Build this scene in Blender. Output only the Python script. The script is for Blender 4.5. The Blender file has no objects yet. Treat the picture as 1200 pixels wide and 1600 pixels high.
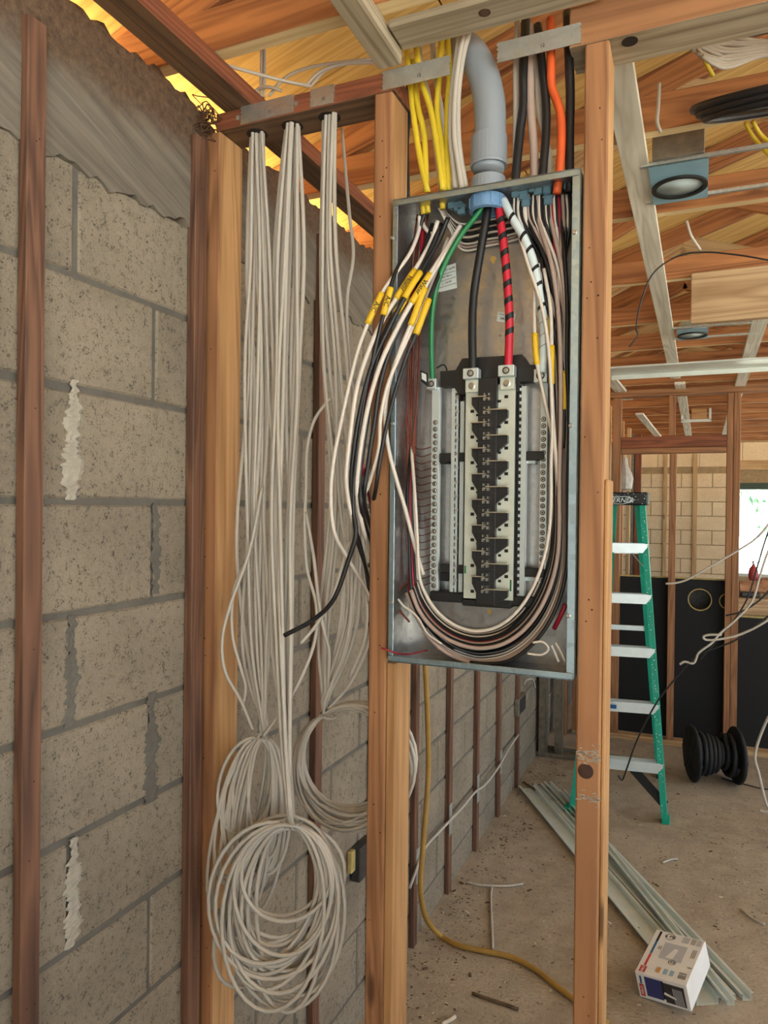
import bpy, math, random
from mathutils import Vector, Matrix, Quaternion
random.seed(7)
sc = bpy.context.scene
COL = sc.collection

# ---------------------------------------------------------------- camera
CAM = Vector((1.0297, 0.0, 1.745))
YAW, PIT, ROL, FPX = math.radians(23.3754), math.radians(0.3625), math.radians(0.6361), 1131.71
_f = Vector((-math.sin(YAW), math.cos(YAW), 0)); _r = Vector((math.cos(YAW), math.sin(YAW), 0)); _u = Vector((0, 0, 1))
FW = _f * math.cos(PIT) - _u * math.sin(PIT)
_u2 = _u * math.cos(PIT) + _f * math.sin(PIT)
RT = _r * math.cos(ROL) + _u2 * math.sin(ROL)
UP = _u2 * math.cos(ROL) - _r * math.sin(ROL)
cd = bpy.data.cameras.new('camera'); cam = bpy.data.objects.new('camera', cd); COL.objects.link(cam)
cd.sensor_fit = 'VERTICAL'; cd.sensor_height = 36.0; cd.lens = FPX / 1600 * 36.0
cd.clip_start = 0.05; cd.clip_end = 200
cam.matrix_world = Matrix(((RT.x, UP.x, -FW.x, CAM.x), (RT.y, UP.y, -FW.y, CAM.y), (RT.z, UP.z, -FW.z, CAM.z), (0, 0, 0, 1)))
sc.camera = cam

# ---------------------------------------------------------------- world, sun, exposure
w = bpy.data.worlds.new('sky'); sc.world = w; w.use_nodes = True
bg = w.node_tree.nodes['Background']; bg.inputs[0].default_value = (0.78, 0.91, 1.0, 1); bg.inputs[1].default_value = 1.7
sd = bpy.data.lights.new('sun', 'SUN'); sd.energy = 70.0; sd.angle = 0.01; sd.color = (1, 0.88, 0.66)
so = bpy.data.objects.new('sun', sd); COL.objects.link(so)
so.rotation_euler = Vector((0.62, 0.25, -0.78)).to_track_quat('-Z', 'Y').to_euler()
sc.view_settings.view_transform = 'Standard'; sc.view_settings.look = 'None'
sc.view_settings.gamma = 1; sc.view_settings.use_curve_mapping = False
sc.view_settings.exposure = 0.38

# ---------------------------------------------------------------- helpers
def U(px, py, X=None, Y=None, Z=None):
    """photo point -> world point on the plane X=, Y= or Z="""
    d = RT * ((px - 600) / FPX) + UP * ((800 - py) / FPX) + FW
    if X is not None: t = (X - CAM.x) / d.x
    elif Y is not None: t = (Y - CAM.y) / d.y
    else: t = (Z - CAM.z) / d.z
    return CAM + d * t

def lin(v):
    v /= 255.0
    return v / 12.92 if v <= 0.04045 else ((v + 0.055) / 1.055) ** 2.4
def C(r, g, b): return (lin(r), lin(g), lin(b), 1)

class MB:
    def __init__(s): s.v = []; s.f = []; s.mi = []; s.cur = 0
    def add(s, vs, fs):
        o = len(s.v); s.v += [Vector(q) for q in vs]
        for f in fs: s.f.append([i + o for i in f]); s.mi.append(s.cur)
        return s
    def frame(s, c, ax, ay, az, hx, hy, hz, bev=0.0):
        c = Vector(c)
        if bev <= 0:
            vs = [c + ax * (hx * i) + ay * (hy * j) + az * (hz * k) for i in (-1, 1) for j in (-1, 1) for k in (-1, 1)]
            return s.add(vs, [(0, 1, 3, 2), (4, 6, 7, 5), (0, 4, 5, 1), (2, 3, 7, 6), (0, 2, 6, 4), (1, 5, 7, 3)])
        bev = min(bev, hx * .9, hy * .9, hz * .9)
        vs = []; ix = {}
        for i in (-1, 1):
            for j in (-1, 1):
                for k in (-1, 1):
                    for a in range(3):
                        e = [hx, hy, hz]
                        for b in range(3):
                            if b != a: e[b] -= bev
                        ix[(i, j, k, a)] = len(vs)
                        vs.append(c + ax * (e[0] * i) + ay * (e[1] * j) + az * (e[2] * k))
        fs = []
        def q(*k): fs.append([ix[t] for t in k])
        for sg in (-1, 1):
            q((sg, -1, -1, 0), (sg, 1, -1, 0), (sg, 1, 1, 0), (sg, -1, 1, 0))
            q((-1, sg, -1, 1), (1, sg, -1, 1), (1, sg, 1, 1), (-1, sg, 1, 1))
            q((-1, -1, sg, 2), (1, -1, sg, 2), (1, 1, sg, 2), (-1, 1, sg, 2))
        for a in (-1, 1):
            for b in (-1, 1):
                q((a, b, -1, 0), (a, b, 1, 0), (a, b, 1, 1), (a, b, -1, 1))
                q((a, -1, b, 0), (a, 1, b, 0), (a, 1, b, 2), (a, -1, b, 2))
                q((-1, a, b, 1), (1, a, b, 1), (1, a, b, 2), (-1, a, b, 2))
                for k in (-1, 1): q((a, b, k, 0), (a, b, k, 1), (a, b, k, 2))
        return s.add(vs, fs)
    def box(s, x0, x1, y0, y1, z0, z1, bev=0.0):
        return s.frame(((x0 + x1) / 2, (y0 + y1) / 2, (z0 + z1) / 2), Vector((1, 0, 0)), Vector((0, 1, 0)), Vector((0, 0, 1)),
                       abs(x1 - x0) / 2, abs(y1 - y0) / 2, abs(z1 - z0) / 2, bev)
    def beam(s, p0, p1, wd, th, side=(0, 0, 1), bev=0.0):
        p0, p1 = Vector(p0), Vector(p1); ax = (p1 - p0).normalized(); az = Vector(side)
        ay = az.cross(ax).normalized(); az = ax.cross(ay).normalized()
        return s.frame((p0 + p1) / 2, ax, ay, az, (p1 - p0).length / 2, wd / 2, th / 2, bev)
    def tube(s, pts, r, n=7, cap=True, ry=None):
        pts = [Vector(q) for q in pts]; m = len(pts)
        rr = r if isinstance(r, (list, tuple)) else [r] * m
        T = []
        for i in range(m):
            t = pts[min(i + 1, m - 1)] - pts[max(i - 1, 0)]
            T.append(t.normalized() if t.length > 1e-9 else Vector((0, 0, 1)))
        nr = T[0].orthogonal().normalized(); vs = []
        for i in range(m):
            nr = (nr - T[i] * nr.dot(T[i]))
            nr = nr.normalized() if nr.length > 1e-6 else T[i].orthogonal().normalized()
            b = T[i].cross(nr)
            for k in range(n):
                a = 2 * math.pi * k / n
                vs.append(pts[i] + nr * (rr[i] * math.cos(a)) + b * ((ry or rr[i]) * math.sin(a)))
        fs = []
        for i in range(m - 1):
            for k in range(n):
                fs.append((i * n + k, i * n + (k + 1) % n, (i + 1) * n + (k + 1) % n, (i + 1) * n + k))
        if cap: fs.append(tuple(range(n - 1, -1, -1))); fs.append(tuple((m - 1) * n + k for k in range(n)))
        return s.add(vs, fs)
    def lathe(s, prof, c, ax=(0, 0, 1), n=20, close=False):
        """prof: list of (radius, along axis)"""
        c = Vector(c); ax = Vector(ax).normalized(); e1 = ax.orthogonal().normalized(); e2 = ax.cross(e1)
        vs = [c + ax * h + (e1 * math.cos(2 * math.pi * k / n) + e2 * math.sin(2 * math.pi * k / n)) * r for r, h in prof for k in range(n)]
        fs = []; m = len(prof)
        for i in range(m if close else m - 1):
            j = (i + 1) % m
            for k in range(n): fs.append((i * n + k, i * n + (k + 1) % n, j * n + (k + 1) % n, j * n + k))
        if not close:
            fs.append(tuple(range(n - 1, -1, -1))); fs.append(tuple((m - 1) * n + k for k in range(n)))
        return s.add(vs, fs)
    def prism(s, poly, ext):
        """poly: list of world points, extruded by vector ext"""
        poly = [Vector(q) for q in poly]; ext = Vector(ext); n = len(poly)
        return s.add(poly + [q + ext for q in poly], [tuple(range(n)), tuple(range(2 * n - 1, n - 1, -1))] +
                     [(i, i + n, (i + 1) % n + n, (i + 1) % n) for i in range(n)])
    def build(s, name, m, parent=None, smooth=False, at=None, kind=None, label=None):
        o0 = Vector(parent.location) if (parent is not None and at is None) else Vector(at or (0, 0, 0))
        off = Vector((0, 0, 0))
        if parent is not None:
            q = parent
            while q is not None: off += Vector(q.location); q = q.parent
        elif at is not None: off = Vector(at)
        me = bpy.data.meshes.new(name)
        if parent is not None and at is not None: loc = Vector(at) - off; base = Vector(at)
        elif parent is not None: loc = Vector((0, 0, 0)); base = off
        else: loc = Vector(at or (0, 0, 0)); base = off
        me.from_pydata([v - base for v in s.v], [], s.f)
        for mm in (m if isinstance(m, (list, tuple)) else [m]): me.materials.append(mm)
        if any(s.mi): me.polygons.foreach_set('material_index', s.mi)
        if smooth: me.polygons.foreach_set('use_smooth', [True] * len(me.polygons))
        me.validate(); me.update()
        import bmesh
        bm = bmesh.new(); bm.from_mesh(me); bmesh.ops.recalc_face_normals(bm, faces=bm.faces); bm.to_mesh(me); bm.free()
        ob = bpy.data.objects.new(name, me); COL.objects.link(ob); ob.location = loc
        if parent is not None: ob.parent = parent
        if kind: ob['kind'] = kind
        if label: ob['label'] = label
        return ob

def tag(o, label=None, cat=None, group=None, kind=None):
    if label: o['label'] = label
    if cat: o['category'] = cat
    if group: o['group'] = group
    if kind: o['kind'] = kind
    return o
def thing(name, loc, label, cat, group=None):
    o = bpy.data.objects.new(name, None); COL.objects.link(o); o.location = loc; o.empty_display_size = .05
    return tag(o, label, cat, group)
def inst(src, loc, parent=None, name=None):
    o = src.copy(); COL.objects.link(o)
    if parent is not None:
        off = Vector((0, 0, 0)); q = parent
        while q is not None: off += Vector(q.location); q = q.parent
        o.parent = parent; o.location = Vector(loc) - off
    else: o.location = loc
    if name: o.name = name
    return o

def smooth_path(P, seg=8):
    """Catmull-Rom through P"""
    P = [Vector(q) for q in P]
    if len(P) < 3: return P
    Q = [P[0] * 2 - P[1]] + P + [P[-1] * 2 - P[-2]]; out = []
    for i in range(1, len(Q) - 2):
        a, b, c, d = Q[i - 1:i + 3]
        for k in range(seg):
            t = k / seg; t2 = t * t; t3 = t2 * t
            out.append(0.5 * ((2 * b) + (c - a) * t + (2 * a - 5 * b + 4 * c - d) * t2 + (3 * b - a - 3 * c + d) * t3))
    out.append(Q[-2]); return out
def px3(L, Y=None):
    """list of (px,py[,Y]) on vertical planes facing the panel"""
    out = []; y = Y
    for q in L:
        if len(q) > 2: y = q[2]
        out.append(U(q[0], q[1], Y=y))
    return out

def text(s, size, mat, origin, ax, ay, parent, name='lettering', ext=0.0003, shear=0.0):
    cu = bpy.data.curves.new('t', 'FONT'); cu.body = s; cu.size = size; cu.extrude = ext; cu.shear = shear
    cu.align_x = 'CENTER'; cu.align_y = 'CENTER'; cu.resolution_u = 2
    to = bpy.data.objects.new('t', cu); COL.objects.link(to)
    dg = bpy.context.evaluated_depsgraph_get(); me = bpy.data.meshes.new_from_object(to.evaluated_get(dg))
    bpy.data.objects.remove(to); bpy.data.curves.remove(cu)
    ax = Vector(ax).normalized(); ay = Vector(ay); ay = (ay - ax * ay.dot(ax)).normalized(); az = ax.cross(ay)
    b = MB(); b.add([Vector(origin) + ax * v.co.x + ay * v.co.y + az * v.co.z for v in me.vertices], [list(p.vertices) for p in me.polygons])
    bpy.data.meshes.remove(me)
    return b.build(name, mat, parent)

# ---------------------------------------------------------------- materials
class NT:
    def __init__(s, name):
        s.m = bpy.data.materials.new(name); s.m.use_nodes = True; s.t = s.m.node_tree
        s.b = s.t.nodes['Principled BSDF']
    def n(s, typ, **kw):
        nd = s.t.nodes.new(typ)
        for k, v in kw.items():
            if k.startswith('i_'):
                key = k[2:]; key = int(key) if key.isdigit() else key.replace('_', ' ')
                if isinstance(v, bpy.types.NodeSocket): s.t.links.new(v, nd.inputs[key])
                else: nd.inputs[key].default_value = v
            else: setattr(nd, k, v)
        return nd
    def link(s, a, b): s.t.links.new(a, b)
    def coords(s, scale=(1, 1, 1), world=False):
        if world:
            v = s.n('ShaderNodeNewGeometry').outputs['Position']
        else:
            tc = s.n('ShaderNodeTexCoord').outputs['Object']; oi = s.n('ShaderNodeObjectInfo').outputs['Random']
            ml = s.n('ShaderNodeMath', operation='MULTIPLY', i_0=oi, i_1=37.0).outputs[0]
            cx = s.n('ShaderNodeCombineXYZ', i_0=ml, i_1=ml, i_2=ml).outputs[0]
            v = s.n('ShaderNodeVectorMath', operation='ADD', i_0=tc, i_1=cx).outputs[0]
        return v, s.n('ShaderNodeMapping', i_Vector=v, i_Scale=scale).outputs[0]
    def noise(s, v, scale, detail=4, rough=.55, dist=0.0):
        return s.n('ShaderNodeTexNoise', i_Vector=v, i_Scale=scale, i_Detail=detail, i_Roughness=rough, i_Distortion=dist).outputs[0]
    def ramp(s, f, stops):
        r = s.n('ShaderNodeValToRGB', i_Fac=f); e = r.color_ramp.elements
        while len(e) < len(stops): e.new(.5)
        for k, (p, c) in enumerate(stops):
            e[k].position = p; e[k].color = c if len(c) == 4 else (*c, 1)
        return r.outputs[0]
    def mix(s, f, a, b, mode='MIX'):
        nd = s.n('ShaderNodeMix', data_type='RGBA', blend_type=mode)
        for key, v in ((0, f), (6, a), (7, b)):
            if isinstance(v, bpy.types.NodeSocket): s.link(v, nd.inputs[key])
            else: nd.inputs[key].default_value = v
        return nd.outputs[2]
    def bump(s, h, st=.3, d=.01):
        s.link(s.n('ShaderNodeBump', i_Strength=st, i_Distance=d, i_Height=h).outputs[0], s.b.inputs['Normal'])
    def set(s, color=None, rough=None, metal=None, **kw):
        if color is not None:
            if isinstance(color, bpy.types.NodeSocket): s.link(color, s.b.inputs['Base Color'])
            else: s.b.inputs['Base Color'].default_value = color
        if rough is not None:
            if isinstance(rough, bpy.types.NodeSocket): s.link(rough, s.b.inputs['Roughness'])
            else: s.b.inputs['Roughness'].default_value = rough
        if metal is not None: s.b.inputs['Metallic'].default_value = metal
        return s.m

WOODC = {
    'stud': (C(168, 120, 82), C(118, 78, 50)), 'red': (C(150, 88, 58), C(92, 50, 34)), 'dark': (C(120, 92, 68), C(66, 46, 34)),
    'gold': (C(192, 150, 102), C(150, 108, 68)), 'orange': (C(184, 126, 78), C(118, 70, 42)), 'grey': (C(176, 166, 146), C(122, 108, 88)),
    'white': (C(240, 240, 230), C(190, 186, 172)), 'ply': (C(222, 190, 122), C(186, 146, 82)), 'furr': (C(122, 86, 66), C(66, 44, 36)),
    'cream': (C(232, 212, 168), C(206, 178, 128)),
    'beige': (C(196, 168, 132), C(150, 118, 84)), 'strip': (C(206, 178, 134), C(164, 126, 84)),
}
_wood = {}
def wood(k, axis):
    if (k, axis) in _wood: return _wood[(k, axis)]
    t = NT('wood_%s_%s' % (k, axis)); a, b = WOODC[k]
    s1 = [11.0] * 3; s1['xyz'.index(axis)] = .55
    s2 = [60.0] * 3; s2['xyz'.index(axis)] = 2.0
    raw, v = t.coords(s1); v2 = t.n('ShaderNodeMapping', i_Vector=raw, i_Scale=s2).outputs[0]
    n1 = t.noise(v, 1.0, 3, .5, .6)
    ring = t.n('ShaderNodeMath', operation='PINGPONG', i_0=t.n('ShaderNodeMath', operation='MULTIPLY', i_0=n1, i_1=9.0).outputs[0], i_1=.5).outputs[0]
    g = t.noise(v2, 1.0, 4, .6)
    f = t.n('ShaderNodeMath', operation='ADD', i_0=t.n('ShaderNodeMath', operation='MULTIPLY', i_0=ring, i_1=.9).outputs[0], i_1=t.n('ShaderNodeMath', operation='MULTIPLY', i_0=g, i_1=.75).outputs[0]).outputs[0]
    col = t.ramp(f, [(.22, b), (.5, tuple((p + q) / 2 for p, q in zip(a, b))), (.78, a)])
    sk = [7.0] * 3; sk['xyz'.index(axis)] = 1.7
    vk = t.n('ShaderNodeMapping', i_Vector=raw, i_Scale=sk).outputs[0]
    vo = t.n('ShaderNodeTexVoronoi', i_Vector=vk, i_Scale=1.0).outputs['Distance']
    kf = t.ramp(vo, [(.045, (1, 1, 1)), (.085, (0, 0, 0))])
    col = t.mix(kf, col, tuple(q * .5 for q in b[:3]) + (1,))
    pt = t.noise(raw, 3.0, 3); col = t.mix(t.ramp(pt, [(.35, (.0, .0, .0)), (.7, (.35, .35, .35))]), col, b)
    t.bump(f, .12, .004)
    m = t.set(col, .72); _wood[(k, axis)] = m; return m

def plain(name, col, rough=.5, metal=0.0, var=.12, sc_=14.0, bump=0.0, bs=60.0):
    t = NT(name); raw, v = t.coords()
    n = t.noise(v, sc_, 4)
    c = t.mix(t.ramp(n, [(.3, (0, 0, 0)), (.75, (1, 1, 1))]), col, tuple(q * (1 - var * 2.2) for q in col[:3]) + (1,))
    if bump: t.bump(t.noise(v, bs, 3), bump, .002)
    return t.set(c, rough, metal)

def cmu(name, a, b, pit):
    t = NT(name); raw, v = t.coords()
    big = t.noise(v, 4.0, 4); fine = t.noise(v, 230.0, 3, .75); mid = t.noise(v, 60.0, 3, .6)
    col = t.mix(t.ramp(big, [(.3, (0, 0, 0)), (.7, (1, 1, 1))]), a, b)
    sm = t.n('ShaderNodeMath', operation='ADD', i_0=t.n('ShaderNodeMath', operation='MULTIPLY', i_0=fine, i_1=.6).outputs[0], i_1=t.n('ShaderNodeMath', operation='MULTIPLY', i_0=mid, i_1=.4).outputs[0]).outputs[0]
    col = t.mix(t.ramp(sm, [(.37, (1, 1, 1)), (.47, (0, 0, 0))]), col, pit)
    col = t.mix(t.ramp(sm, [(.56, (0, 0, 0)), (.7, (.5, .5, .5))]), col, tuple(min(1, q * 1.35) for q in a[:3]) + (1,))
    t.bump(sm, .75, .006)
    return t.set(col, .92)
M = {}
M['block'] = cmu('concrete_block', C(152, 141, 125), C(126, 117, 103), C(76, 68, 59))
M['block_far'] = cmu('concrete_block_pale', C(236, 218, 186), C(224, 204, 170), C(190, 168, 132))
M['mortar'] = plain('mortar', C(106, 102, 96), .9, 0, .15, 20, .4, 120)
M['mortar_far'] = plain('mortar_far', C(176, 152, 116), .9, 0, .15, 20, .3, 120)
M['smear'] = plain('white_mortar', C(170, 164, 152), .9, 0, .10, 40, .6, 90)
def bondmat():
    t = NT('poured_concrete'); raw, v = t.coords((6, 1.2, 9), True)
    s1 = t.n('ShaderNodeMapping', i_Vector=t.n('ShaderNodeVectorRotate', rotation_type='X_AXIS', i_Vector=raw, i_Angle=.35).outputs[0], i_Scale=(10, 3, 50)).outputs[0]
    st = t.noise(s1, 1.0, 5, .65); big = t.noise(raw, 7.0, 5)
    c = t.mix(t.ramp(st, [(.35, (0, 0, 0)), (.75, (1, 1, 1))]), C(96, 90, 82), C(134, 126, 114))
    z = t.n('ShaderNodeSeparateXYZ', i_0=raw).outputs[2]
    zz = t.n('ShaderNodeMath', operation='ADD', i_0=z, i_1=t.n('ShaderNodeMath', operation='MULTIPLY', i_0=big, i_1=.16).outputs[0]).outputs[0]
    rough_zone = t.ramp(t.n('ShaderNodeMapRange', i_0=zz, i_1=2.56, i_2=2.63).outputs[0], [(.0, (0, 0, 0)), (1, (1, 1, 1))])
    g = t.noise(raw, 90.0, 4, .7)
    c2 = t.mix(t.ramp(g, [(.35, (0, 0, 0)), (.7, (1, 1, 1))]), C(74, 58, 46), C(112, 90, 70))
    c = t.mix(rough_zone, c, c2)
    t.bump(t.mix(rough_zone, st, g), .5, .006)
    return t.set(c, .9)
M['bond'] = bondmat()
def floormat():
    t = NT('dusty_concrete'); raw, v = t.coords((1, 1, 1), True)
    big = t.noise(raw, 1.1, 5, .6); f = t.noise(raw, 60.0, 4, .7); md = t.noise(raw, 9.0, 5, .65)
    c = t.mix(t.ramp(big, [(.35, (0, 0, 0)), (.68, (1, 1, 1))]), C(150, 136, 118), C(178, 165, 147))
    c = t.mix(t.ramp(md, [(.4, (0, 0, 0)), (.7, (.8, .8, .8))]), c, C(190, 178, 160))
    c = t.mix(t.ramp(f, [(.30, (1, 1, 1)), (.42, (0, 0, 0))]), c, C(112, 92, 72))
    rip = t.noise(t.n('ShaderNodeMapping', i_Vector=raw, i_Scale=(12, 70, 1), i_Rotation=(0, 0, .5)).outputs[0], 1.0, 3)
    h = t.n('ShaderNodeMath', operation='ADD', i_0=t.n('ShaderNodeMath', operation='MULTIPLY', i_0=rip, i_1=.7).outputs[0], i_1=f).outputs[0]
    t.bump(h, 1.0, .009)
    return t.set(c, t.ramp(md, [(.3, (.55, .55, .55)), (.7, (.9, .9, .9))]))
M['floor'] = floormat()
def galv(name, col, rough=.34, bl=1.0):
    t = NT(name); raw, v = t.coords((1, 1, 1))
    sp = t.n('ShaderNodeTexVoronoi', i_Vector=v, i_Scale=110.0).outputs['Color']
    g = t.n('ShaderNodeSeparateColor', i_0=sp).outputs[0]
    n = t.noise(v, 5.0, 3)
    c = t.mix(g, col, tuple(q * .82 for q in col[:3]) + (1,))
    c = t.mix(t.ramp(n, [(.4, (0, 0, 0)), (.75, (.4, .4, .4))]), c, tuple(q * .7 for q in col[:3]) + (1,))
    return t.set(c, t.n('ShaderNodeMapRange', i_0=g, i_3=rough, i_4=rough + .16).outputs[0], bl)
M['galv'] = galv('galvanized_steel', C(216, 222, 222), .42)
M['galv_in'] = galv('panel_steel', C(190, 190, 190), .30)
M['flange'] = galv('panel_flange_steel', C(184, 208, 222), .30)  # bluish sky reflection put into the flange colour
M['zinc'] = plain('zinc_screw', C(210, 210, 205), .3, 1.0, .1)
M['alum'] = plain('aluminium_bar', C(212, 224, 228), .38, .6, .06)
M['tin'] = plain('tinned_bus', C(216, 224, 216), .45, .55, .10, 30)
M['blade'] = plain('bus_blade', C(216, 206, 186), .35, .9, .05)
M['blkpl'] = plain('black_plastic', C(26, 27, 30), .42, 0, .1, 20)
M['blk'] = plain('black_sheath', C(24, 24, 28), .45, 0, .1)
M['blkrub'] = plain('black_rubber', C(30, 32, 36), .7, 0, .2, 18)
M['wht'] = plain('white_sheath', C(192, 186, 177), .45, 0, .08, 8)
M['wire_w'] = plain('white_wire', C(214, 206, 198), .4, 0, .06)
M['wire_p'] = plain('pinkish_grey_wire', C(172, 152, 144), .45, 0, .08)
M['wire_r'] = plain('red_wire', C(150, 20, 44), .4, 0, .08)
M['wire_g'] = plain('green_wire', C(20, 122, 70), .4, 0, .06)
M['redtape'] = plain('red_tape', C(196, 32, 56), .4, 0, .06)
M['whtape'] = plain('white_tape', C(206, 222, 230), .4, 0, .06)
M['yel'] = plain('yellow_sheath', C(222, 196, 52), .45, 0, .1, 10)
M['sleeve'] = plain('yellow_sleeve', C(226, 186, 36), .5, 0, .08)
M['org'] = plain('orange_sheath', C(226, 96, 44), .5, 0, .1)
M['cop'] = plain('copper_wire', C(128, 70, 54), .4, .7, .12)
M['pvc'] = plain('grey_pvc', C(142, 152, 164), .42, 0, .06, 6)
M['bluepl'] = plain('blue_grey_plastic', C(112, 152, 196), .4, 0, .08)
M['clear'] = plain('cable_connector_plastic', C(92, 124, 142), .3, 0, .15)
M['paper'] = plain('paper_label', C(206, 214, 212), .6, 0, .04)
M['ink'] = plain('black_ink', C(20, 20, 22), .6, 0, 0)
M['whink'] = plain('white_ink', C(220, 236, 238), .6, 0, 0)
M['grpaint'] = plain('green_marker', C(22, 104, 66), .6, 0, .1)
M['bluetape'] = plain('blue_sticker', C(28, 92, 150), .6, 0, .1)
M['green'] = plain('green_fibreglass', C(14, 164, 138), .45, 0, .10, 26)
M['bluebox'] = plain('steel_daylight_blue', C(156, 204, 232), .38, .2, .08)  # steel plate, cold daylight from below put into its blue colour
M['boxgrey'] = plain('dull_steel', C(150, 142, 128), .5, .6, .2, 30)
M['card'] = plain('white_cardboard', C(236, 236, 236), .6, 0, .05)
M['cardred'] = plain('red_print', C(200, 66, 60), .6, 0, .06)
M['cardblue'] = plain('blue_print', C(52, 60, 122), .5, 0, .08)
M['cardteal'] = plain('teal_print', C(38, 110, 156), .6, 0, .1)
M['cardgrey'] = plain('grey_print', C(188, 192, 200), .6, 0, .05)
M['cardtan'] = plain('tan_print', C(198, 148, 92), .6, 0, .05)
M['cardlb'] = plain('pale_blue_print', C(150, 186, 206), .6, 0, .05)
M['dgrey'] = plain('dark_print', C(60, 58, 60), .5, 0, .3, 60)
M['track'] = plain('pale_steel_track', C(224, 232, 228), .38, .3, .07, 8)
M['brush'] = plain('black_board', C(10, 13, 18), .75, 0, .2, 5)
M['osbedge'] = plain('board_edge', C(196, 176, 112), .8, 0, .2, 40)
M['hole'] = plain('nail_hole', C(30, 20, 15), .9, 0, .1)
M['sand'] = plain('bounce_sand', C(240, 214, 160), .95, 0, .04, 2)
M['soil'] = plain('pale_yard', C(162, 168, 174), .95, 0, .15, 2)
M['leaf'] = plain('leaf', C(120, 168, 130), .7, 0, .3, 6)
M['redpot'] = plain('red_glaze', C(170, 60, 62), .5, 0, .1)
M['debris'] = plain('wood_chip', C(116, 94, 72), .9, 0, .3, 40)
M['debrisw'] = plain('white_scrap', C(214, 206, 190), .8, 0, .1)
M['rockwool'] = plain('brown_fibre', C(120, 84, 58), .95, 0, .4, 60, .8, 60)
M['plastic_wrap'] = plain('white_plastic_bag', C(206, 202, 194), .5, 0, .15, 20)
M['hose'] = plain('mustard_hose', C(176, 138, 66), .5, 0, .12)

ORDX0 = None
ORD = ['first', 'second', 'third', 'fourth', 'fifth', 'sixth', 'seventh', 'eighth', 'ninth', 'tenth', 'eleventh', 'twelfth', 'thirteenth', 'fourteenth', 'fifteenth', 'sixteenth', 'seventeenth', 'eighteenth']
ORDX0 = ORD + ['nineteenth', 'twentieth']

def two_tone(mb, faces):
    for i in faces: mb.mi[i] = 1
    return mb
def board(name, x0, x1, y0, y1, z0, z1, kind, axis, parent=None, label=None, cat=None, group=None, bev=.003, alt=None):
    # alt = (wood kind, which pair of faces: 0 x, 1 y, 2 z): own tone there, partly planed wood, partly painted-in light
    c = ((x0 + x1) / 2, (y0 + y1) / 2, (z0 + z1) / 2)
    mb = MB().box(x0, x1, y0, y1, z0, z1, bev); ms = [wood(kind, axis)]
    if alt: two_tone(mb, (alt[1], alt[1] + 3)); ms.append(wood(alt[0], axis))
    o = mb.build(name, ms, parent, at=c)
    if label and parent is None: tag(o, label, cat, group)
    return o
def beamobj(name, p0, p1, wd, th, kind, parent=None, side=(0, 0, 1), bev=.003, mat=None):
    """a board along local x, its frame turned to run from p0 to p1"""
    p0, p1 = Vector(p0), Vector(p1); ax = (p1 - p0).normalized(); az = Vector(side)
    ay = az.cross(ax).normalized(); az = ax.cross(ay).normalized()
    c = (p0 + p1) / 2; L = (p1 - p0).length
    o = MB().box(-L / 2, L / 2, -wd / 2, wd / 2, -th / 2, th / 2, bev).build(name, mat or wood(kind, 'x'))
    R = Matrix((ax, ay, az)).transposed(); o.rotation_euler = R.to_euler()
    if parent is not None: o.parent = parent; o.location = c - Vector(parent.location)
    else: o.location = c
    return o

def nail_holes(parent, x, y, zs, facing, n, spread):
    b = MB()
    for k in range(n):
        z = zs[0] + (zs[1] - zs[0]) * random.random(); d = (random.random() - .5) * spread
        if facing == 'y': b.lathe([(random.uniform(.0018, .0034), -.0006), (.001, .0004)], (x + d, y, z), (0, -1, 0), 6)
        else: b.lathe([(random.uniform(.0014, .0026), -.0006), (.001, .0004)], (x, y + d, z), (1, 0, 0), 6)
    return b.build('nail_hole', M['hole'], parent, kind='stuff')

# ================================================================ THE SHELL
fl = MB().box(-0.004, 12, -3, 12, -.12, 0).build('floor', M['floor'], kind='structure')
gr = MB().box(-40, 40, -40, 60, -.35, -.125).build('ground', M['soil'], kind='structure')
ap = MB().box(-9, -.2, -6, 16, -.13, -.115).build('bounce_strip', M['sand'], kind='structure', label='pale sand strip added outside the block wall, bouncing sun into the eaves')  # unseen bright ground, added to bounce sun up through the eave gap

wall = MB().box(-.2, -.004, -3, 12, -.1, 2.352).build('wall_left', M['mortar'], kind='structure')
bm_ = MB().box(-.0968, 0, -.197, .197, -.0955, .0955, .004)
blk = None
random.seed(3)
for k in range(-9, 3):
    zc = 1.7494 + .2032 * k + .1016
    y0 = (1.183 if k % 2 else .975)
    for n in range(-4, 12):
        yc = y0 + .4064 * n + .2032
        if yc < .55 or yc > 5.7: continue
        loc = (random.uniform(-.0006, .0012), yc + random.uniform(-.002, .002), zc + random.uniform(-.0015, .0015))
        if zc - .1 < 0: loc = (loc[0], loc[1], zc)
        if blk is None:
            blk = bm_.build('block', M['block'], wall); blk.location = loc
        else: inst(blk, loc, wall)
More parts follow.
